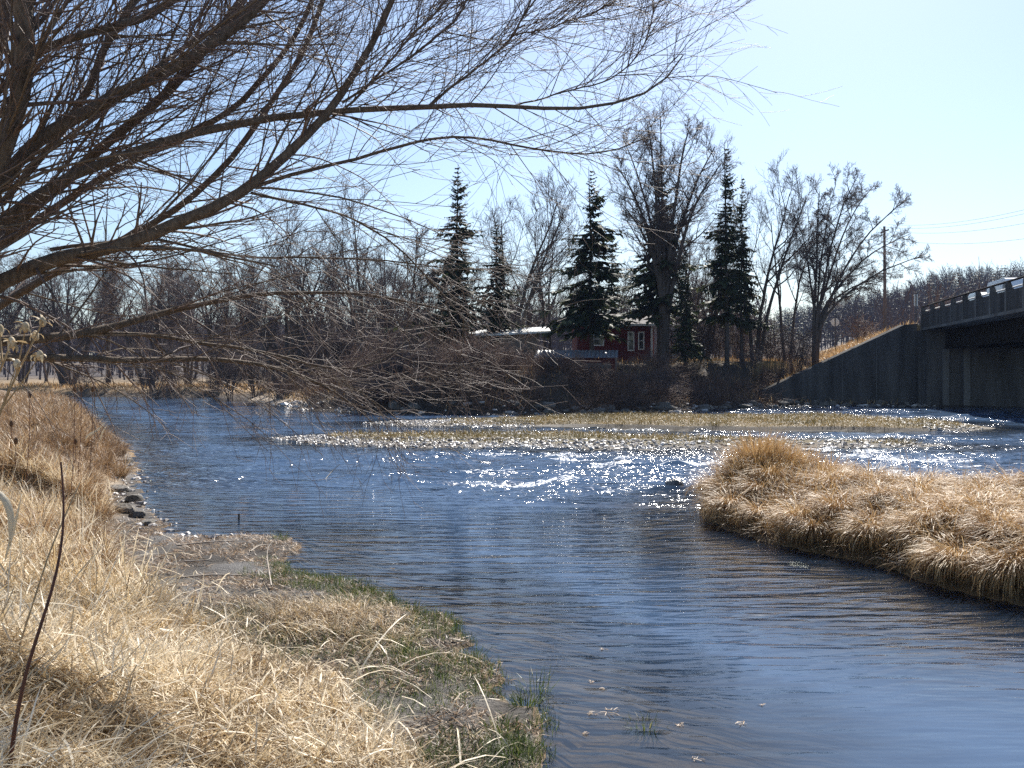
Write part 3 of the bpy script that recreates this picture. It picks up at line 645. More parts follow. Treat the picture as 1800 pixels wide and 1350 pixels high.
def scatter_shrubs(n, pxr, offr, label, group, smin=.6, smax=1.3):
    k = 0
    while k < n:
        px = U(*pxr); Y_ = U(*offr); x = (px - 900) / F * Y_
        z, _, _, sf = ground_z(np.array([x]), np.array([Y_]), True)[:4]
        if sf[0] < .8 or (17.5 < x and Y_ < 74.5) or (840 < px < 1150 and Y_ > 63.5) or (1445 < px < 1500 and Y_ > 72): continue
        e = plant_tree(shr[k % 3], "bare_shrub", label, px, Y_, None, None, 2, U(0, 6), group, 1, "shrub", names=("stems", "twigs")); s_ = U(smin, smax) * (.55 if 840 < px < 1150 else 1); e.scale = (s_ * 1.2, s_ * 1.2, s_); k += 1
scatter_shrubs(84, (640, 1340), (58.2, 68), "tangled leafless shrub in the dark thicket on the far river bank", "thicket on the far bank")
scatter_shrubs(12, (1300, 1480), (70, 80), "leafless shrub in the brush above the concrete wing wall", "brush above the wing wall", .5, .9)
scatter_shrubs(22, (100, 660), (68, 116), "leafless shrub on the low bank upstream to the left", "shrubs on the upstream bank", .7, 1.5)
scatter_shrubs(12, (1190, 1600), (84, 120), "leafless shrub in the field behind the bridge embankment", "shrubs behind the embankment", .8, 1.5)
rng = np.random.default_rng(22)
for k in range(14):
    px = U(120, 900); plant_tree(t_scrub, "scrub_tree", "low many-stemmed scrub tree along the upstream bank", px, U(88, 112), None, None, 6, U(0, 6), "scrub along the upstream bank")
for k, px in enumerate((1260, 1300, 1350, 1405, 760, 800, 1205, 1230)):
    e = plant_tree(t_scrub, "scrub_tree", "low many-stemmed scrub tree among the far bank trunks", px, U(72, 84), None, None, 6, U(0, 6), "scrub among the far bank trunks"); e.scale = (.6,) * 3

x_, y_ = U(-14, 19, 15000), U(56.5, 72, 15000); g_ = ground_z(x_, y_, True); k_ = (g_[3] > .5) & (g_[3] < 10) & (fbm(x_ * .5, y_ * .5, 2) > .42) & ~((x_ > -2) & (x_ < 9) & (y_ > 66)); x_, y_, z_ = x_[k_], y_[k_], g_[0][k_]; nb_ = len(x_)
P = np.zeros((nb_, 5, 3)); p = np.stack([x_, y_, z_ - .1], 1); d = norm(np.stack([rng.normal(size=nb_) * .7, -.35 + rng.normal(size=nb_) * .5, U(.1, 1.1, nb_)], 1)); L_ = U(.5, 1.9, nb_) * .25
for j in range(5): P[:, j] = p; d = norm(d + rng.normal(size=(nb_, 3)) * .18 + np.array([0, 0, -.1])); p = p + d * L_[:, None]
R = np.linspace(1, .4, 5)[None] * U(.008, .022, nb_)[:, None]
b_, q_ = grow(P, R, 3, (.3, 1), (.3, .6), .3, (25, 60), 0, .15, 4, .6, .008)
tag(mk("dead_brush", *tube_set([(P, R), (b_, q_)], [3, 3]), M['twig_r']), "tangle of dead brown brush hanging over the far bank", "brush", kind="stuff")
def spruce(seed, H=15., Rm=2.6, gap=.0, bare=.1):
    global rng
    keep = rng; rng = np.random.default_rng(seed)
    nz = 46
    P = np.zeros((1, 10, 3)); P[0, :, 2] = np.linspace(-.5, H, 10); P[0, :, :2] += np.cumsum(rng.normal(size=(10, 2)) * .03, 0)
    R = np.linspace(.2, .015, 10)[None]
    zs, az, Ls = [], [], []
    for k in range(nz):
        f_ = bare + (1 - bare) * (k + rng.random() * .6) / nz; nb_ = rng.integers(4, 8)
        a0 = U(0, 6.28)
        for j in range(nb_):
            if rng.random() < gap * (1 - f_) + .75 * max(0, math.sin(f_ * 9 + 2.1 * seed + 1.3 * math.sin(a0 + j)) - .55): continue
            zs.append(f_ * H * .985); az.append(a0 + j * 6.28 / nb_ + U(-.3, .3))
            Ls.append(Rm * (1.03 - f_) ** .95 * U(.35, 1.15) * (1 + .25 * math.cos(az[-1] - f_ * 5)) * (.88 + .12 * math.sin(f_ * 31 + seed)))
    zs, az, Ls = map(np.array, (zs, az, Ls)); B = len(zs); fz = zs / H
    N = 7; Q = np.zeros((B, N, 3)); Q[:, 0, 2] = zs
    el = np.where(fz > .75, .35, -.05) + U(-.15, .15, B); p = Q[:, 0].copy()
    for j in range(N):
        Q[:, j] = p; e_ = el - .55 * np.sin(np.pi * j / (N - 1)) * (1 - fz) + .35 * j / N
        p = p + np.stack([np.cos(az) * np.cos(e_), np.sin(az) * np.cos(e_), np.sin(e_)], 1) * (Ls / (N - 1))[:, None]
    q = np.linspace(1, .3, N)[None] * np.clip(Ls * .016, .008, .05)[:, None]
    # side sprays of needles
    parts = []
    ns = 12
    for sgn in (-1, 1):
        for j in range(ns):
            t = .12 + .88 * (j + rng.random(B)) / ns; fi = t * (N - 1); i = np.minimum(fi.astype(int), N - 2); w = (fi - i)[:, None]
            bp = Q[np.arange(B), i] * (1 - w) + Q[np.arange(B), i + 1] * w
            L = np.clip(Ls * .34 * (1.2 - t), .11, .8) * U(.6, 1.2, B)
            parts.append(blades(bp, L * 1.25, L * .62, az + sgn * U(.5, 1.1, B), U(-.7, .15, B), U(0, .5, B), 2, None, U(.9, 2.2, B)))
    V, Fs, t = join(parts)
    tm = make_mesh("trunk", *tube_set([(P, R)], [8]), M['bark'], True); bm_ = make_mesh("branches", *tube_set([(Q, q)], [4]), M['bark'], True)
    nm = make_mesh("needles", V, Fs, M['needles'], False, {"tint": t}); rng = keep
    return [tm, bm_, nm]
sp = [spruce(5, 15, 5.0, .35, .1), spruce(6, 15, 5.4, .25, .2), spruce(8, 15, 4.0, .35, .2), spruce(12, 15, 5.6, .3, .27)]
SN = ("trunk", "branches", "crown")
for px, Y_, top, k, w_, lab in [(803, 72, 288, 0, 1.05, "spire-topped dark spruce furthest left on the far bank"), (872, 75, 385, 0, 1.15, "shorter dark spruce directly right of the leftmost spruce"),
                           (1041, 72, 293, 1, 1.05, "full dark green spruce with pointed top in front of the red house"), (1160, 75, 285, 3, 1.0, "broad dark spruce standing among the tallest bare tree's stems"),
                           (1277, 75, 252, 2, .9, "tallest narrow spruce right of the tallest bare tree"), (1306, 78, 306, 2, .8, "thin ragged spruce close behind the tallest narrow spruce"),
                           (1075, 92, 400, 0, .9, "half hidden spruce behind the red house roof"), (1205, 72, 430, 0, .75, "low ragged spruce at the foot of the tallest bare tree")]:
    plant_tree(sp[k], "spruce_tree", lab, px, Y_, None, top, 15., px * .37, "spruces on the far bank", w_, names=SN)
plant_tree(sp[1], "young_spruce", "small green spruce among bare trunks near the embankment", 1338, 90, None, 570, 15, 1, None, 1.6, names=SN)

# far-off wood on the hill: one mass
rng = np.random.default_rng(31)
N = 5200
yy = 150 + 430 * rng.random(N) ** .8; rat = U(-.62, .62, N); xx = rat * yy
ok = sdist(FAR, xx, yy) > 20
off = (xx - P0[0]) * BV[0] + (yy - P0[1]) * BV[1]; ok &= np.abs(off - 5) > 9
xx, yy = xx[ok], yy[ok]; zz = ground_z(xx, yy); N = len(xx)
hh = U(7, 13, N)
tr_ = np.zeros((N, 4, 3)); tr_[:, :, 0] = xx[:, None] + np.cumsum(rng.normal(size=(N, 4)) * .3, 1); tr_[:, :, 1] = yy[:, None]; tr_[:, :, 2] = zz[:, None] + hh[:, None] * np.linspace(-.05, 1, 4)
tR = np.linspace(1, .3, 4)[None] * U(.13, .24, N)[:, None]
h1, g1 = grow(tr_, tR, 9, (.25, 1), (.25, .5), .4, (25, 55), .3, .12, 3, .6, .08)
h2, g2 = grow(h1, g1, 3, (.3, 1), (.4, .7), .3, (25, 55), .2, .12, 2, .7, .06)
V, Fs = tube_set([(tr_, tR), (h1, g1), (h2, g2)], [3, 3, 3])
tag(mk("hillside_woods", V, Fs, M['hillwood']), "bare purplish woodland covering the distant hill", "woods", kind="stuff")
ne = 420; ye = U(300, 560, ne); xe = U(.2, .6, ne) * ye; ze_ = ground_z(xe, ye)
parts = []
for k in range(9):
    f_ = k / 9; nb_ = 7
    b_ = np.repeat(np.stack([xe, ye, ze_ + 2 + f_ * 11], 1), nb_, 0); Mq = len(b_)
    parts.append(blades(b_, (1 - f_) * 2.4 * U(.7, 1.1, Mq) + .3, np.full(Mq, .9), np.tile(np.arange(nb_) * .9, ne) + U(0, 1, Mq), np.full(Mq, -.25), np.full(Mq, .1), 2))
V, Fs, t = join(parts)
tag(mk("hillside_evergreens", V, Fs, M['needles'], attrs={"tint": t}), "scattered dark evergreens on the crest of the distant hill", "woods", kind="stuff")

# ------------------------------------------------------------------ willow over the near water
rng = np.random.default_rng(77)
wil = empty("willow_tree", (-5.35, 8.6, .75)); tag(wil, "large bare willow leaning in from the left over the river", "tree")
ORG = np.array([-5.35, 8.6, .75])
def smooth_path(pts, n=16):
    pts = np.array(pts, float); d = np.r_[0, np.cumsum(np.linalg.norm(np.diff(pts[:, :3], axis=0), axis=1))]; s_ = np.linspace(0, d[-1], n)
    q = np.stack([np.interp(s_, d, pts[:, k]) for k in range(pts.shape[1])], 1)
    for _ in range(2): q[1:-1] = .25 * q[:-2] + .5 * q[1:-1] + .25 * q[2:]
    return q
limbs = [  # photo points, depth at start / end, width px at start / end
    ([(-140, 600), (-60, 545), (0, 500), (78, 452), (202, 438), (272, 405), (389, 360), (440, 330), (506, 272), (564, 218), (595, 187), (642, 105), (692, 12), (720, -60)], 8.6, 9.6, 66, 9),
    ([(-120, 520), (-40, 420), (40, 352), (117, 311), (272, 257), (370, 226), (447, 210), (545, 200), (622, 202), (750, 189), (860, 187), (950, 194), (1028, 200), (1130, 180), (1190, 150), (1207, 100)], 8.4, 10.6, 46, 2.2),
    ([(752, 188), (800, 150), (850, 110), (908, 60), (935, 5), (950, -50)], 9.8, 10.2, 10, 3),
    ([(905, 62), (970, 45), (1040, 25), (1095, -5)], 10.1, 10.5, 6, 2.2),
    ([(905, 186), (980, 160), (1070, 138), (1110, 108), (1140, 60), (1149, -5)], 10.2, 10.8, 6, 2),
    ([(440, 330), (520, 303), (600, 288), (700, 262), (760, 246), (830, 240), (940, 260), (1020, 277), (1085, 270), (1150, 240)], 9.3, 11.2, 15, 2.2),
    ([(-130, 480), (-40, 380), (60, 250), (160, 195), (319, 113), (408, 47), (459, 0), (500, -50)], 8.2, 9.0, 52, 18),
    ([(-110, 560), (0, 420), (100, 330), (200, 240), (275, 183), (345, 110), (420, 10), (450, -40)], 9.0, 10.0, 40, 14),
    ([(-90, 300), (0, 150), (78, 78), (210, 39), (272, 16), (330, -20)], 8.0, 8.6, 26, 14),
    ([(0, 360), (60, 290), (117, 218), (148, 167), (170, 105), (202, 58), (245, -10), (265, -60)], 8.8, 9.2, 24, 14),
    ([(-120, 580), (-60, 430), (-10, 320), (20, 230), (40, 150), (48, 60), (40, -60)], 8.3, 7.8, 58, 34),
    ([(-140, 560), (-70, 300), (-20, 150), (15, 30), (30, -60)], 8.9, 9.4, 50, 24),
    ([(-130, 600), (0, 603), (110, 596), (175, 585), (240, 560), (290, 545), (380, 525), (440, 511), (600, 508), (700, 520), (805, 545)], 8.8, 11.6, 42, 2.4),
    ([(-130, 625), (0, 630), (90, 626), (180, 632), (260, 637), (340, 634), (420, 638), (480, 648), (540, 664), (590, 690), (628, 722)], 8.6, 12.0, 34, 3),
    ([(150, 590), (200, 588), (270, 592), (330, 604), (400, 612), (450, 616), (500, 630), (560, 650), (610, 655), (668, 648), (700, 620), (722, 600)], 9.6, 12, 16, 2.6),
    ([(440, 340), (545, 362), (622, 385), (700, 436), (765, 500), (830, 575)], 9.3, 11.0, 10, 2),
    ([(90, 440), (180, 428), (272, 420), (370, 447), (447, 461), (583, 459), (690, 462), (800, 480)], 8.9, 10.8, 14, 2),
    ([(564, 218), (610, 190), (660, 140), (700, 90), (770, 20), (800, -30)], 9.5, 9.9, 9, 4),
    ([(600, 180), (680, 128), (745, 80), (800, 30), (826, -20)], 9.5, 9.9, 9, 4),
    ([(150, 220), (260, 130), (340, 75), (430, 20), (500, -40)], 9.6, 10.4, 14, 8),
    ([(-60, 480), (60, 395), (160, 330), (250, 280), (340, 240), (420, 190), (480, 130), (540, 50), (570, -30)], 9.4, 10.8, 30, 8),
    ([(-100, 600), (0, 540), (90, 480), (180, 440), (300, 380), (390, 300), (450, 210), (520, 110), (560, 20), (580, -40)], 9.8, 11.4, 30, 8),
    ([(670, 650), (720, 668), (790, 662), (850, 640)], 12, 12.6, 4, 1.6),
    ([(470, 645), (540, 655), (600, 672), (660, 706), (700, 735)], 11.3, 12.2, 6, 1.8),
]
LP, LR = [], []
for pts, d0, d1, w0_, w1_ in limbs:
    n_ = len(pts); P = np.array([np.r_[at(px, py, d0 + (d1 - d0) * k / (n_ - 1)), (w0_ * .52 + (w1_ - w0_ * .52) * (k / (n_ - 1)) ** .8) * (d0 + (d1 - d0) * k / (n_ - 1)) / F / 2] for k, (px, py) in enumerate(pts)])
    q = smooth_path(P, 22); q[:, :3] += np.cumsum(rng.normal(size=(22, 3)) * .006, 0); LP.append(q[:, :3]); LR.append(q[:, 3])
LP, LR = np.array(LP), np.array(LR)
# trunk gathers the limbs
tp = smooth_path([(-5.6, 8.7, .3, .62), (-5.5, 8.65, 1.2, .5), (-5.25, 8.6, 2.2, .46), (-5.05, 8.55, 2.9, .40), (-4.95, 8.5, 3.6, .25)], 10)
V, Fs = tube_set([(tp[None, :, :3] - ORG, tp[None, :, 3])], [14]); mk("trunk", V, Fs, M['bark_w'], wil, True)
for P, R in zip(LP, LR):
    V, Fs = tube_set([(P[None] - ORG, R[None])], [9]); mk("limb", V, Fs, M['bark_w'], wil, True)
big = LR[:, 0] > .045
# branches, shoots and twigs
low = np.array([12, 13, 14, 15, 16, 22, 23]); tips = np.array([1, 2, 3, 4, 5]); hi = np.array([k for k in range(len(LP)) if k not in low and k not in tips])
def brood(ix, n1, n2, n2b, n3, up1, bias):
    P, R = LP[ix], LR[ix]
    b1, q1 = grow(P, R, n1, (.12, .98), None, .45, (20, 50), up1, .05, 10, .26, .0055, .3, (1.1, 2.8), bias)
    b2, q2 = grow(b1, q1, n2, (.12, 1), None, .4, (20, 45), up1 * .6, .05, 8, .5, .0030, .3, (.45, 1.3), bias)
    c2, d2 = grow(P, R, n2b, (.1, 1.), None, .4, (25, 70), up1 - .1, .06, 8, .25, .0034, .35, (.4, 1.3), bias)
    b3, q3 = grow(b2, q2, n3, (.15, 1), None, .3, (22, 50), .05, .07, 4, .7, .0025, .6, (.2, .5))
    c3, d3 = grow(c2, d2, n3, (.15, 1), None, .3, (22, 50), 0, .07, 4, .7, .0025, .6, (.2, .5))
    return (b1, q1), [(b2, q2), (c2, d2), (b3, q3), (c3, d3)]
A1, A2 = brood(hi, 13, 8, 18, 3, .12, (.18, 0, .12)); B1, B2 = brood(low, 9, 4, 9, 2, .03, (.1, 0, .0)); C1, C2 = brood(tips, 12, 6, 16, 3, .2, (.25, 0, .15)); D1, D2 = brood(np.arange(22)[hi[:0].size:], 6, 5, 0 + 5, 2, -.22, (.0, -.1, -.15))
# long drooping shoots at the lower left
lo = np.array([12, 13, 14, 0, 16]); b5, q5 = grow(LP[lo], LR[lo], 10, (.1, .8), None, .3, (30, 80), -.55, .07, 9, .2, .0045, .3, (.7, 1.7), (.1, -.1, -.5))
b6, q6 = grow(b5, q5, 4, (.3, 1), None, .3, (25, 60), .1, .1, 5, .6, .003, .5, (.2, .6))
sets2 = [(p - ORG, q) for p, q in A2 + B2 + C2 + D2 + [(b5, q5), (b6, q6)]]
for nm, sets, sd, mt in (("branches", [(p - ORG, q) for p, q in (A1, B1, C1, D1)], [5] * 4, 'bark_w'), ("twigs", sets2, [4, 4, 3, 3] * 4 + [4, 3], 'twig_w')):
    V, Fs = tube_set(sets, sd); o = mk(nm, V, Fs, M[mt], wil, True); o["kind"] = "stuff"

# ------------------------------------------------------------------ grass
rng = np.random.default_rng(5)
def pick(n, xr, yr, f):
    """random plan points with keep-probability f(x,y,info)"""
    x = U(*xr, n); y = U(*yr, n); g = ground_z(x, y, True); p = f(x, y, *g); k = rng.random(n) < p
    return x[k], y[k], g[0][k], [q[k] for q in g[1:]]
pi = math.pi
def vis(x, y, m=.1): return (np.abs(x) < y * (.515 + m) + .4)
# straw: lodged blades on the near upland
parts = []
def straw(n, xr, yr, keep, L, W, pit, lift, tint0, seg=3, tus=1.2):
    x, y, z, g = pick(n, xr, yr, keep); N = len(x); cl = fbm(x * tus + 3, y * tus, 3); az = fbm(x * .6 + 9, y * .6, 2) * 9 + rng.normal(size=N) * 1.6
    parts.append(blades(np.stack([x, y, z + U(-.01, lift, N) * (.4 + 1.2 * cl)], 1), U(*L, N) * (.6 + .8 * cl), U(*W, N), az, U(*pit, N), np.where(rng.random(N) < .25, U(.3, 1.2, N), U(-.15, .25, N)), seg, np.clip(tint0 + 1.3 * (cl - .5) + rng.normal(size=N) * .24, 0, 1)))
near = lambda x, y, z, sL, sU, *r: vis(x, y) * sm((sU + .05 + .5 * r[-3]) / .35) * (.35 + .65 * (fbm(x * 3.1 + 70, y * 3.1, 2) > .40))
straw(150000, (-5, 1.2), (3.3, 8), near, (.08, .30), (.004, .010), (-.2, .7), .09, .62)
straw(26000, (-5, 1.2), (3.3, 8), near, (.10, .40), (.008, .015), (-.1, .8), .12, .82, 4)
straw(90000, (-9, 0), (8, 17), near, (.12, .42), (.006, .014), (-.1, 1.1), .12, .52)
straw(12000, (-9, 0), (8, 17), near, (.2, .6), (.008, .018), (0, 1.3), .12, .85, 4)
straw(2600, (-9, .5), (3.6, 17), near, (.5, 1.0), (.004, .007), (.3, 1.3), .05, .7, 4)
# hummock of matted dry grass between the mud and the green fringe
x, y, z, g = pick(26000, (-3.2, .3), (7.5, 11.4), lambda x, y, z, sL, sU, *r: (sL > .35) * np.exp(-((x + 1.8 + (9.4 - y) * -.35) / .9) ** 2 - ((y - 9.1) / .7) ** 2))
N = len(x); parts.append(blades(np.stack([x, y, z], 1), U(.1, .3, N), U(.004, .008, N), U(0, 6.28, N), U(.1, 1.0, N), U(.2, .7, N), 2, np.clip(.45 + rng.normal(size=N) * .2, 0, 1)))
V, Fs, t = join(parts); tag(mk("dry_grass", V, Fs, M['straw'], attrs={"tint": t}), "pale flattened dry grass covering the near left bank", "grass", kind="stuff")
# long single leaves and stalks lying on top of the straw
parts = []
x, y, z, g = pick(1500, (-6, .5), (3.8, 14), lambda x, y, z, sL, sU, *r: vis(x, y) * (sU > -.6) * .6)
N = len(x); parts.append(blades(np.stack([x, y, z + .05], 1), U(.3, .9, N), U(.007, .016, N), U(0, 6.28, N), U(0, .7, N), U(.1, .45, N), 5, U(.6, 1, N)))
V, Fs, t = join(parts); tag(mk("long_straws", V, Fs, M['straw'], attrs={"tint": t}), "long bleached leaves lying loose on the near bank", "straw", kind="stuff")
# brown weeds and standing grass on the left bank further up
parts = []
x, y, z, g = pick(260000, (-30, -3.5), (13.5, 46), lambda x, y, z, sL, sU, *r: vis(x, y, .05) * sm((sU + .1) / .4) * np.clip(26 / y, .35, 1) * (.45 + .55 * (fbm(x * 1.1, y * 1.1, 2) > .45)))
N = len(x); parts.append(blades(np.stack([x, y, z - .02], 1), U(.18, .62, N) * (.7 + .5 * fbm(x * .6, y * .6, 2)), U(.005, .012, N) * (1 + (y - 13) * .04), U(0, 6.28, N), U(.4, 1.5, N), U(.1, .55, N), 3, np.clip(.5 + .9 * (fbm(x * .8, y * .8, 2) - .5) + rng.normal(size=N) * .24, 0, 1)))
tx, ty, tz, g = pick(700, (-13, -3.5), (10, 30), lambda x, y, z, sL, sU, *r: vis(x, y) * (sU > .0) * .5)
for k in range(len(tx)):
    n_ = int(U(120, 260)); a = U(0, 6.28, n_); r_ = U(.06, .2) * np.sqrt(rng.random(n_)); hgt = U(.6, 1.3)
    parts.append(blades(np.stack([tx[k] + r_ * np.cos(a), ty[k] + r_ * np.sin(a), np.full(n_, tz[k] - .02)], 1), U(.25, .65, n_) * hgt, U(.005, .012, n_), a + rng.normal(size=n_) * .5, U(.6, 1.5, n_), U(.1, .7, n_), 3, np.clip(U(.3, .7) + rng.normal(size=n_) * .22, 0, 1)))
V, Fs, t = join(parts); tag(mk("bank_weeds", V, Fs, M['weed'], attrs={"tint": t}), "standing brown grass and weeds on the left bank upstream", "grass", kind="stuff")
# green fringe at the water
parts = []
def fringe(x, y, z, sL, sU, *r): return (sL > -.12) * sm((.62 - np.abs(sL - .2)) / .3) * sm((fbm(x * 1.6 + 3, y * 1.6, 3) - .40) / .12) * (x > -3.2) * (y < 12.6)
x, y, z, g = pick(90000, (-3.4, 1.1), (4.5, 12.6), fringe)
N = len(x); parts.append(blades(np.stack([x, y, z - .01], 1), U(.03, .13, N), U(.003, .006, N), U(0, 6.28, N), U(.5, 1.5, N), U(0, .5, N), 2))
x, y, z, g = pick(32000, (-3, 1), (4.5, 9.5), lambda x, y, z, sL, sU, *r: (sL > .1) * (sU < .15) * sm((fbm(x * 2 + 31, y * 2, 3) - .44) / .1) * .8)
N = len(x); parts.append(blades(np.stack([x, y, z - .01], 1), U(.04, .16, N), U(.003, .006, N), U(0, 6.28, N), U(.3, 1.3, N), U(.1, .6, N), 2, U(.2, 1, N)))
V, Fs, t = join(parts); tag(mk("green_grass", V, Fs, M['green'], attrs={"tint": t}), "fresh green grass sprouting along the muddy near shore", "grass", kind="stuff")
# litter on the mud
parts = []
x, y, z, g = pick(120000, (-7, 1), (4.5, 16), lambda x, y, z, sL, sU, *r: (sL > -.05) * (sU < .15) * np.where(y < 9.5, 1., .8) * sm((fbm(x * 2.4 + 51, y * 2.4, 3) - .36) / .2))
N = len(x); parts.append(blades(np.stack([x, y, z + .004], 1), U(.03, .15, N), U(.004, .011, N), U(0, 6.28, N), U(-.05, .6, N), U(0, .4, N), 2, rng.random(N) ** 1.4))
V, Fs, t = join(parts); tag(mk("shore_litter", V, Fs, M['weed'], attrs={"tint": t}), "broken stems and dead leaves scattered on the mud flat", "litter", kind="stuff")
# island on the right
parts = []
x, y, z, g = pick(190000, (3, 11), (8.5, 19), lambda x, y, z, sL, sU, sF, sI, *r: vis(x, y) * (sI > -.03))
N = len(x); k = rng.random(N) < .55; x, y, z = x[k], y[k], z[k]; N = len(x); e = .3; ga = np.arctan2(-(ground_z(x, y + e) - ground_z(x, y - e)), -(ground_z(x + e, y) - ground_z(x - e, y)))
parts.append(blades(np.stack([x, y, z + U(-.02, .12, N)], 1), U(.15, .45, N), U(.004, .011, N), ga + rng.normal(size=N) * 1., U(.1, 1.2, N), U(.1, .8, N), 3, np.clip(.35 + rng.normal(size=N) * .24, 0, 1)))
tx, ty, tz, g = pick(900, (3, 11), (8.5, 19), lambda x, y, z, sL, sU, sF, sI, *r: vis(x, y) * (sI > .03) * .42); nt = len(tx); e = .25
ga = np.arctan2(-(ground_z(tx, ty + e) - ground_z(tx, ty - e)), -(ground_z(tx + e, ty) - ground_z(tx - e, ty)))
for k in range(nt):
    n_ = int(U(500, 900)); a = U(0, 6.28, n_); r_ = U(.05, .16) * np.sqrt(rng.random(n_)); hgt = U(.7, 1.2); ton = U(.35, .75); off_ = np.angle(np.exp(1j * (a - ga[k]))); a = ga[k] + off_ * .75
    parts.append(blades(np.stack([tx[k] + r_ * np.cos(a), ty[k] + r_ * np.sin(a), np.full(n_, tz[k] + .05)], 1), U(.25, .7, n_) * hgt, U(.004, .010, n_), a + rng.normal(size=n_) * .6, U(.7, 1.45, n_), U(.35, .85, n_), 4, np.clip(ton + rng.normal(size=n_) * .2, 0, 1)))
# taller clumps at the upstream tip and loose stalks over the top
for cx, cy, n_, sp_, h0, h1 in ((4.25, 17.35, 3600, .30, .5, .95), (4.75, 17.0, 2600, .35, .4, .8), (4.0, 16.9, 2200, .3, .35, .7), (5.3, 16.6, 1600, .4, .3, .65), (4.3, 16.3, 1500, .4, .3, .6)):
    a = U(0, 6.28, n_); r_ = np.abs(rng.normal(size=n_)) * sp_; x = cx + r_ * np.cos(a); y = cy + r_ * np.sin(a); z = np.maximum(ground_z(x, y), 0)
    parts.append(blades(np.stack([x, y, z], 1), U(h0, h1, n_), U(.004, .010, n_), a + rng.normal(size=n_) * 1.1, U(.7, 1.5, n_), U(0, .6, n_), 4, np.clip(.55 + rng.normal(size=n_) * .24, 0, 1)))
x, y, z, g = pick(2600, (3.4, 11), (9, 18.5), lambda x, y, z, sL, sU, sF, sI, *r: vis(x, y) * (sI > .4)); N = len(x)
parts.append(blades(np.stack([x, y, z + .1], 1), U(.5, .85, N), U(.003, .007, N), U(0, 6.28, N), U(.6, 1.5, N), U(0, .5, N), 4, U(.4, 1, N)))
V, Fs, t = join(parts); tag(mk("island_grass", V, Fs, M['reed'], attrs={"tint": t}), "thick drooping golden grass covering the mound on the right", "grass", kind="stuff")
# bars and far grass
parts = []
x, y, z, g = pick(170000, (-10, 20), (31, 55), lambda x, y, z, sL, sU, sF, sI, s1, s2, *r: ((s1 > 1.5 + 3 * (fbm(x * .3, y * .3, 2) - .5)) | (s2 > .35) * (x > -3 + 6 * (fbm(x * .5, y * .5, 2) - .5))) * .9)
N = len(x); parts.append(blades(np.stack([x, y, z], 1), U(.05, .22, N) * (.6 + 1.0 * sm((fbm(x * .7 + 4, y * 1.2, 3) - .4) / .25)), U(.012, .026, N), U(0, 6.28, N), U(.2, 1.3, N), U(.1, .6, N), 2, np.clip(fbm(x * .6, y, 3) * 1.3 - .15 + rng.normal(size=N) * .2, 0, 1)))
V, Fs, t = join(parts); tag(mk("bar_grass", V, Fs, M['barg'], attrs={"tint": t}), "short olive and tan grass on the gravel bars in midstream", "grass", kind="stuff")
parts = []
x, y, z, g = pick(110000, (-60, 34), (56, 125), lambda x, y, z, sL, sU, sF, *r: (sF > 1.) * vis(x, y, .02) * np.where(x < -14, .8, np.where((x > 18.5) & (y > 73.4), 1., .2 + .7 * (fbm(x * .35 + 20, y * .35, 3) > .5))) * ((np.abs((x - P0[0]) * BV[0] + (y - P0[1]) * BV[1] - 5) > 5) | (y < 72)))
N = len(x); parts.append(blades(np.stack([x, y, z - .02], 1), U(.2, .7, N), U(.03, .06, N), U(0, 6.28, N), U(.5, 1.5, N), U(.1, .5, N), 2, np.clip(.5 + .25 * rng.normal(size=N), 0, 1)))
V, Fs, t = join(parts); tag(mk("far_bank_grass", V, Fs, M['reed'], attrs={"tint": t}), "dead tan grass along the far bank and embankment", "grass", kind="stuff")

# ------------------------------------------------------------------ stones
def ico(n=1):
    p = (1 + 5 ** .5) / 2
    V = norm(np.array([(-1, p, 0), (1, p, 0), (-1, -p, 0), (1, -p, 0), (0, -1, p), (0, 1, p), (0, -1, -p), (0, 1, -p), (p, 0, -1), (p, 0, 1), (-p, 0, -1), (-p, 0, 1)], float))
    Fa = [(0, 11, 5), (0, 5, 1), (0, 1, 7), (0, 7, 10), (0, 10, 11), (1, 5, 9), (5, 11, 4), (11, 10, 2), (10, 7, 6), (7, 1, 8), (3, 9, 4), (3, 4, 2), (3, 2, 6), (3, 6, 8), (3, 8, 9), (4, 9, 5), (2, 4, 11), (6, 2, 10), (8, 6, 7), (9, 8, 1)]
    for _ in range(n):
        V = list(map(tuple, V)); mid = {}; nf = []
        def md(a, b):
            k = (min(a, b), max(a, b))
            if k not in mid: mid[k] = len(V); V.append(tuple(norm(np.array(V[a]) + np.array(V[b]))))
            return mid[k]
        for a, b, c in Fa: x_, y_, z_ = md(a, b), md(b, c), md(c, a); nf += [(a, x_, z_), (x_, b, y_), (z_, y_, c), (x_, y_, z_)]
        Fa = nf; V = np.array(V)
    return np.array(V), np.array(Fa)
V0, F0 = ico(0); V1, F1 = ico(2)
def pebbles(n, xr, yr, f, smin, smax):
    x, y, z, g = pick(n, xr, yr, f); N = len(x); s_ = smin + (smax - smin) * rng.random(N) ** 2.5
    V = V0[None] * (1 + .3 * rng.normal(size=(N, 12, 1)) * .6) * np.stack([s_ * U(.8, 1.4, N), s_ * U(.8, 1.4, N), s_ * U(.5, .8, N)], 1)[:, None, :]
    V = V + np.stack([x, y, z + s_ * .2], 1)[:, None, :]
    return V.reshape(-1, 3), [(F0[None] + (np.arange(N) * 12)[:, None, None]).reshape(-1, 3)], np.repeat(rng.random(N), 12)
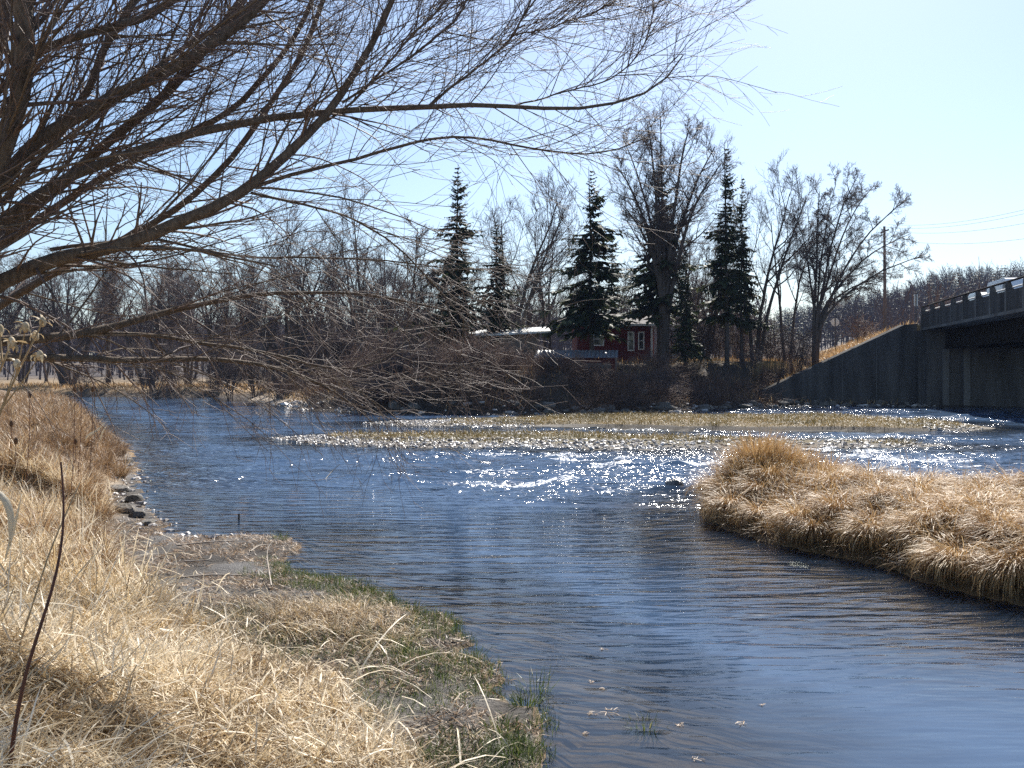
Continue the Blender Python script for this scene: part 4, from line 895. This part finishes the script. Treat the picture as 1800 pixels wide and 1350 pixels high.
parts = [pebbles(60000, (-10, 20), (31, 56), lambda x, y, z, sL, sU, sF, sI, s1, s2, *r: ((s1 > -.25) & (s1 < 2.4)) * (1. - .2 * sm((x - 2) / 8)) + (s2 > -.3) * (x < 1) * .7 + (s2 > -.2) * (x > 17) * .6, .018, .075),
         pebbles(5000, (-10.5, -4), (14, 30), lambda x, y, z, sL, sU, *r: (sL > -.4) * (sU < .1) * .35, .02, .07),
         pebbles(5000, (-22, 30), (56, 74), lambda x, y, z, sL, sU, sF, *r: (sF > -.4) * (sF < 1.2) * .8, .06, .25)]
V, Fs, t = join(parts); tag(mk("gravel", V, Fs, M['gravel'], attrs={"tint": t}), "pale pebbles on the bars and along the shores", "gravel", kind="stuff")

def rock_mesh(seed, mat):
    r = np.random.default_rng(seed); V = V1.copy()
    for _ in range(9):
        d = norm(r.normal(size=3)); c = r.uniform(.45, .85); h_ = V @ d; V = V - np.maximum(h_ - c, 0)[:, None] * d * .95
    V *= np.array([1.25, .95, .7]); V += r.normal(size=V.shape) * .015
    return make_mesh("rock", V, [F1], M[mat])
rks = [rock_mesh(k, 'rock') for k in range(4)]; wrk = [rock_mesh(k + 9, 'wetrock') for k in range(2)]
def rock(me, px, py, size, label, group=None, sink=.25, Y=None, sq=1.):
    x, y = wp(px, py) if Y is None else ((px - 900) / F * Y, Y)
    z = max(on_ground(x, y), -.08); o = link("rock", me); o.location = (x, y, z + size * (.6 * sq - sink)); o.scale = (size, size, size * sq); o.rotation_euler = (0, 0, U(0, 6)); return tag(o, label, "rock", group)
rock(wrk[0], 1186, 857, .21, "dark wet rock with a bright top standing in the riffle", None, -.1)
rng = np.random.default_rng(9)
for k in range(46):
    px = U(690, 1660); Y_ = 0
    yw = np.interp(px, [690, 850, 1000, 1120, 1220, 1300, 1345, 1700], [728, 729, 729, 727, 723, 718, 716, 715]) - U(-.4, 2.0)
    rock(rks[k % 4], px, yw, U(.14, .5), "grey rock in the row along the far water's edge", "rocks along the far shore", .3)
for k, (px, py, s_) in enumerate([(205, 868, .2), (234, 885, .17), (219, 905, .2), (240, 912, .12), (262, 925, .12), (226, 815, .13)]):
    rock(rks[k % 4], px, py, s_, "pale stone at the foot of the left cut bank", "stones at the left cut bank", .25)
for px, py, s_, lab in [(1400, 987, .17, "low muddy stone just breaking the water beside the grassy mound"), (1095, 811, .3, "wet rock under the white splash in the riffle"), (848, 812, .24, "wet rock under the left splash in the riffle")]:
    rock(wrk[1], px, py, s_, lab, None, .33, sq=.6)
for px, Y_, s_, lab in [(1132, 62, .42, "pale boulder caught by sun on the dark far bank, upper"), (1165, 61, .5, "pale boulder caught by sun on the dark far bank, lower")]:
    rock(rks[1], px, 700, s_, lab, None, .2, Y=Y_)

# ------------------------------------------------------------------ wood, stems and small things
def stick(name, label, pts, r0, r1, mat, cat="stick", group=None, forks=0, n=12):
    P = smooth_path(pts, n); o = P[0].copy(); R = np.linspace(r0, r1, n)
    e = empty(name, tuple(o)); tag(e, label, cat, group)
    V, Fs = tube_set([((P - o)[None], R[None])], [7]); mk("stem", V, Fs, M[mat], e, True)
    if forks:
        b, q = grow((P - o)[None], R[None], forks, (.3, .95), (.2, .45), .3, (25, 60), .1, .1, 5, .6, r1 * .8)
        for k in range(forks): V, Fs = tube_set([(b[k:k + 1], q[k:k + 1])], [5]); mk("side_branch", V, Fs, M[mat], e, True)
    return e
g3 = lambda px, py, dz=.02: np.array([*wp(px, py), dz])
stick("fallen_log", "long fallen trunk lying along the far water's edge below the thicket", [at(672, 690, 60), at(730, 711, 59), at(800, 717, 58.5), at(870, 722, 58), at(900, 727, 57.6)], .2, .08, 'bark', "log", forks=3)
stick("fallen_branch", "dead branch slanting up from the far shore right of the log", [at(905, 726, 57.8), at(960, 712, 58.6), at(1040, 690, 60)], .11, .04, 'bark', "log", forks=2)
stick("driftwood_branch", "bleached driftwood branch at the foot of the grassy mound", [g3(1530, 985, .06), g3(1590, 1005, .08), g3(1640, 1018, .05), g3(1705, 1026, .04)], .016, .008, 'drift', forks=3)
stick("driftwood_stick", "forked bleached stick standing against the grassy mound", [g3(1582, 1004, .06), np.array([*wp(1580, 1000), .25]), np.array([*wp(1571, 1000), .42])], .012, .006, 'drift', forks=1)
stick("dark_stake", "short black stub poking out of the calm water", [g3(420, 914, -.2), g3(420, 914, .10)], .022, .014, 'darkwood', n=5)
stick("floating_stick", "thin dark twig slanting out of the riffle", [g3(570, 842, -.03), np.array([*wp(583, 838), .12]), np.array([*wp(597, 836), .26])], .012, .006, 'darkwood')
rng = np.random.default_rng(15)
stick("mud_stick", "long pale stick lying across the upper mud flat", [g3(310, 972, .1), g3(370, 968, .12), g3(430, 963, .1)], .013, .007, 'drift')
stick("mud_stick", "straight pale cane lying along the lower mud flat", [g3(310, 1042, .16), g3(370, 1037, .17), g3(425, 1033, .14)], .012, .007, 'drift')
stick("mud_stick", "short pale stick beside the green tufts on the mud", [g3(440, 983, .1), g3(455, 976, .13), g3(472, 972, .11)], .011, .006, 'drift')
stick("bent_cane", "pale bent cane standing on the mud by the green fringe", [g3(477, 1046, .1), np.array([*wp(470, 1020), .22]), np.array([*wp(468, 1010), .36]), np.array([*wp(490, 1005), .42])], .01, .004, 'drift')
stick("mud_stick", "curled white stalk in the middle of the mud flat", [g3(325, 1001, .1), g3(350, 1003, .12), g3(368, 1004, .13), g3(372, 998, .16)], .011, .006, 'drift')
# the tall red-brown stem in the lower left corner
stick("weed_stem", "tall thin red-brown stem rising in the lower left corner", [at(15, 1370, 4.1), at(25, 1280, 4.1), at(45, 1180, 4.12), at(75, 1090, 4.15), (at(100, 1010, 4.2)), at(113, 930, 4.25), at(112, 860, 4.3), at(107, 812, 4.3)], .010, .004, 'stem_red', "weed", n=18)
stick("weed_stem", "pale dry stem leaning right on the left bank", [at(20, 1180, 5.5), at(90, 960, 5.7), at(140, 850, 6)], .006, .003, 'stem', "weed", n=12)
# dry pod plant at the left edge
def pod_plant(label, base, tips, Y_):
    e = empty("pod_plant", tuple(at(*base, Y_))); tag(e, label, "plant"); o = at(*base, Y_)
    main = smooth_path([at(*base, Y_), at(base[0] + (tips[0][0] - base[0]) * .45, (base[1] + tips[0][1]) / 2, Y_ + .05), at(*tips[0], Y_)], 10)
    V, Fs = tube_set([((main - o)[None], np.linspace(.008, .004, 10)[None])], [6]); mk("stem", V, Fs, M['stem'], e, True)
    for k, tp_ in enumerate(tips):
        p = at(*tp_, Y_ + U(-.08, .08)); s0 = main[-1 - min(8, k * 2)]
        P = smooth_path([s0, (s0 + p) / 2 + np.array([0, 0, -.015]), p], 6); V, Fs = tube_set([((P - o)[None], np.linspace(.0045, .003, 6)[None])], [5]); mk("stalk", V, Fs, M['stem'], e, True)
        n_ = 7; parts = []
        a = U(0, 6.28, n_); V, Fs, t = blades(np.repeat((p - o)[None], n_, 0), U(.04, .08, n_), U(.012, .024, n_), a, U(-.5, 1.2, n_), U(.2, .8, n_), 4, U(.2, .8, n_)); mk("dry_leaf_cluster", V, Fs, M['straw'], e, attrs={"tint": t})
        V = V1 * np.array([.018, .018, .028]) + (p - o); mk("pod", V, [F1], M['pod'], e, True)
pod_plant("dry plant with pale curled pods at the left edge above the weeds", (-30, 800), [(75, 566), (62, 590), (45, 575), (70, 625), (30, 640)], 5.2)
pod_plant("dry plant with one large curled pod cut by the left edge", (-45, 780), [(20, 602), (0, 580), (-6, 630)], 4.8)
# teasels
for k, (px, py, b_) in enumerate([(131, 686, 800), (143, 683, 805), (163, 684, 810), (52, 694, 800), (20, 745, 850), (133, 776, 860), (28, 775, 850)]):
    Yt = 15.5 + k % 3; p = at(px, py, Yt); x_, y_ = p[0] - .1, p[1] + .05; base = np.array([x_, y_, on_ground(x_, y_)])
    e = empty("teasel", tuple(base)); tag(e, "brown egg-shaped teasel head on a thin stem over the left bank weeds", "plant", "teasels on the left bank")
    P = smooth_path([base, base * .4 + p * .6 + np.array([.03, 0, 0]), p], 8); V, Fs = tube_set([((P - base)[None], np.linspace(.006, .004, 8)[None])], [5]); mk("stem", V, Fs, M['stem_red'], e, True)
    r = 1 + .22 * rng.random(len(V1)); mk("seed_head", V1 * r[:, None] * np.array([.026, .026, .05]) + (p - base), [F1], M['teasel'], e)
    n_ = 8; V, Fs, t = blades(np.repeat((p - base - np.array([0, 0, .05]))[None], n_, 0), U(.05, .09, n_), np.full(n_, .005), np.arange(n_) * .785, np.full(n_, .2), np.full(n_, -.3), 3); mk("bract", V, Fs, M['weed'], e, attrs={"tint": t})
# broad pale bent leaf near the bank edge and at far left
def leaf(label, pts, w):
    P = smooth_path(pts, 10); o = P[0].copy(); T = norm(np.gradient(P, axis=0)); S = norm(np.cross(T, np.array([.2, -1, .3]))); ww_ = w * np.sin(np.linspace(.35, pi, 10))[:, None]
    V = np.concatenate([P - S * ww_, P + S * ww_ + np.array([0, -.01, .0])]) - o; i = np.arange(9)
    ob = mk("dry_leaf", V, [np.stack([i, i + 1, i + 11, i + 10], 1)], M['straw'], smooth=True, attrs={"tint": np.full(20, .9)}); ob.location = o; md_ = ob.modifiers.new("thick", 'SOLIDIFY'); md_.thickness = .002; return tag(ob, label, "leaf")
leaf("broad bleached leaf bent over at the edge of the left cut bank", [at(150, 775, 16), at(152, 766, 16), at(172, 757, 16), at(188, 740, 16)], .022)
leaf("second bleached leaf folded beside the bent one on the left bank edge", [at(176, 775, 16), at(180, 760, 16), at(190, 745, 16)], .016)
leaf("long curling golden leaf at the left edge of the straw", [at(-20, 855, 4.6), at(8, 870, 4.6), at(22, 905, 4.6), at(18, 960, 4.6)], .014)
leaf("upright golden leaf crossing the curling one at the left edge", [at(10, 985, 4.7), at(25, 930, 4.7), at(35, 890, 4.7), at(40, 868, 4.7)], .010)
# tufts standing in the shallow water
rng = np.random.default_rng(44)
def tuft(px, py, n_, h_, label, mat='green', spread=.1):
    x, y = wp(px, py); a = U(0, 6.28, n_); r_ = spread * np.sqrt(rng.random(n_)); z = min(on_ground(x, y), 0)
    V, Fs, t = blades(np.stack([r_ * np.cos(a), r_ * np.sin(a), np.full(n_, z - .02)], 1), U(.5, 1., n_) * (h_ - z), U(.004, .008, n_), a + rng.normal(size=n_) * .6, U(.75, 1.5, n_), U(0, .5, n_), 3)
    o = mk("sedge_tuft", V, Fs, M[mat], attrs={"tint": t}); o.location = (x, y, 0); return tag(o, label, "grass tuft", "tufts in the shallows")
for px, py, n_, h_, lab in [(1133, 1275, 46, .12, "dark little tuft standing alone in the pool, lower middle"), (975, 1142, 40, .07, "pale weed clump floating in the rippled pool"), (940, 1215, 22, .22, "upright green blades rising by the tip of the near shore"), (925, 1240, 60, .13, "green tuft at the outermost tip of the near shore"),
                            (430, 946, 90, .12, "olive tuft around a pale stone on the mud spit"), (492, 950, 60, .16, "dark thin tuft at the end of the mud spit"), (720, 1085, 110, .2, "tall green tuft leaning over the water at the fringe's end"), (685, 1070, 90, .16, "green tuft in the middle of the fringe"), (640, 1045, 90, .15, "green tuft at the upper end of the fringe"),
                            (770, 1130, 40, .08, "sparse dark sprouts in the water below the fringe"), (835, 1160, 24, .2, "slanting reed blades at the water's edge"), (880, 1290, 90, .15, "dark green tuft in the flooded corner"), (905, 1330, 60, .16, "sparse tuft at the bottom edge of the shore"), (470, 985, 80, .1, "yellowish tuft on the mud flat beside the short stick")]:
    tuft(px, py, int(n_ * 1.6), h_ * 1.25, lab, 'weed' if 'pale' in lab else 'green')
# bits of debris drifting in the pool
for k, (px, py, s_) in enumerate([(1040, 1255, .10), (1075, 1252, .12), (1060, 1142, .07), (1300, 1272, .08), (1195, 1275, .07), (1225, 1335, .09), (935, 1308, .1), (1040, 1200, .06), (1060, 1212, .06), (880, 1165, .06), (1340, 1240, .05), (690, 1000, .06), (1030, 1290, .06)]):
    x, y = wp(px, py); n_ = 12; a = U(0, 6.28, n_)
    V, Fs, t = blades(np.stack([U(-s_, s_, n_) * .4, U(-s_, s_, n_) * .4, np.full(n_, .006)], 1), U(.15, .7, n_) * s_, U(.004, .008, n_), a, U(-.02, .25, n_), U(0, .2, n_), 2, U(.4, 1, n_))
    o = mk("floating_debris", V, Fs, M['weed'], attrs={"tint": t}); o.location = (x, y, 0); tag(o, "small tan scrap of dead plants floating in the near pool", "debris", "floating scraps in the pool")

# ------------------------------------------------------------------ thin spring haze
hz_m = bpy.data.materials.new("air"); hz_m.use_nodes = True; hn = hz_m.node_tree.nodes; hn.remove(hn["Principled BSDF"])
pv = hn.new("ShaderNodeVolumePrincipled"); pv.inputs['Color'].default_value = (.5, .62, .9, 1); pv.inputs['Density'].default_value = .00025; pv.inputs['Anisotropy'].default_value = -.35
hz_m.node_tree.links.new(pv.outputs[0], hn["Material Output"].inputs['Volume'])
hb_ = MB().box((0, 480, 40), (2060, 1080, 90)); tag(hb_.build("haze", hz_m), "faint bluish haze over the valley", kind="stuff")
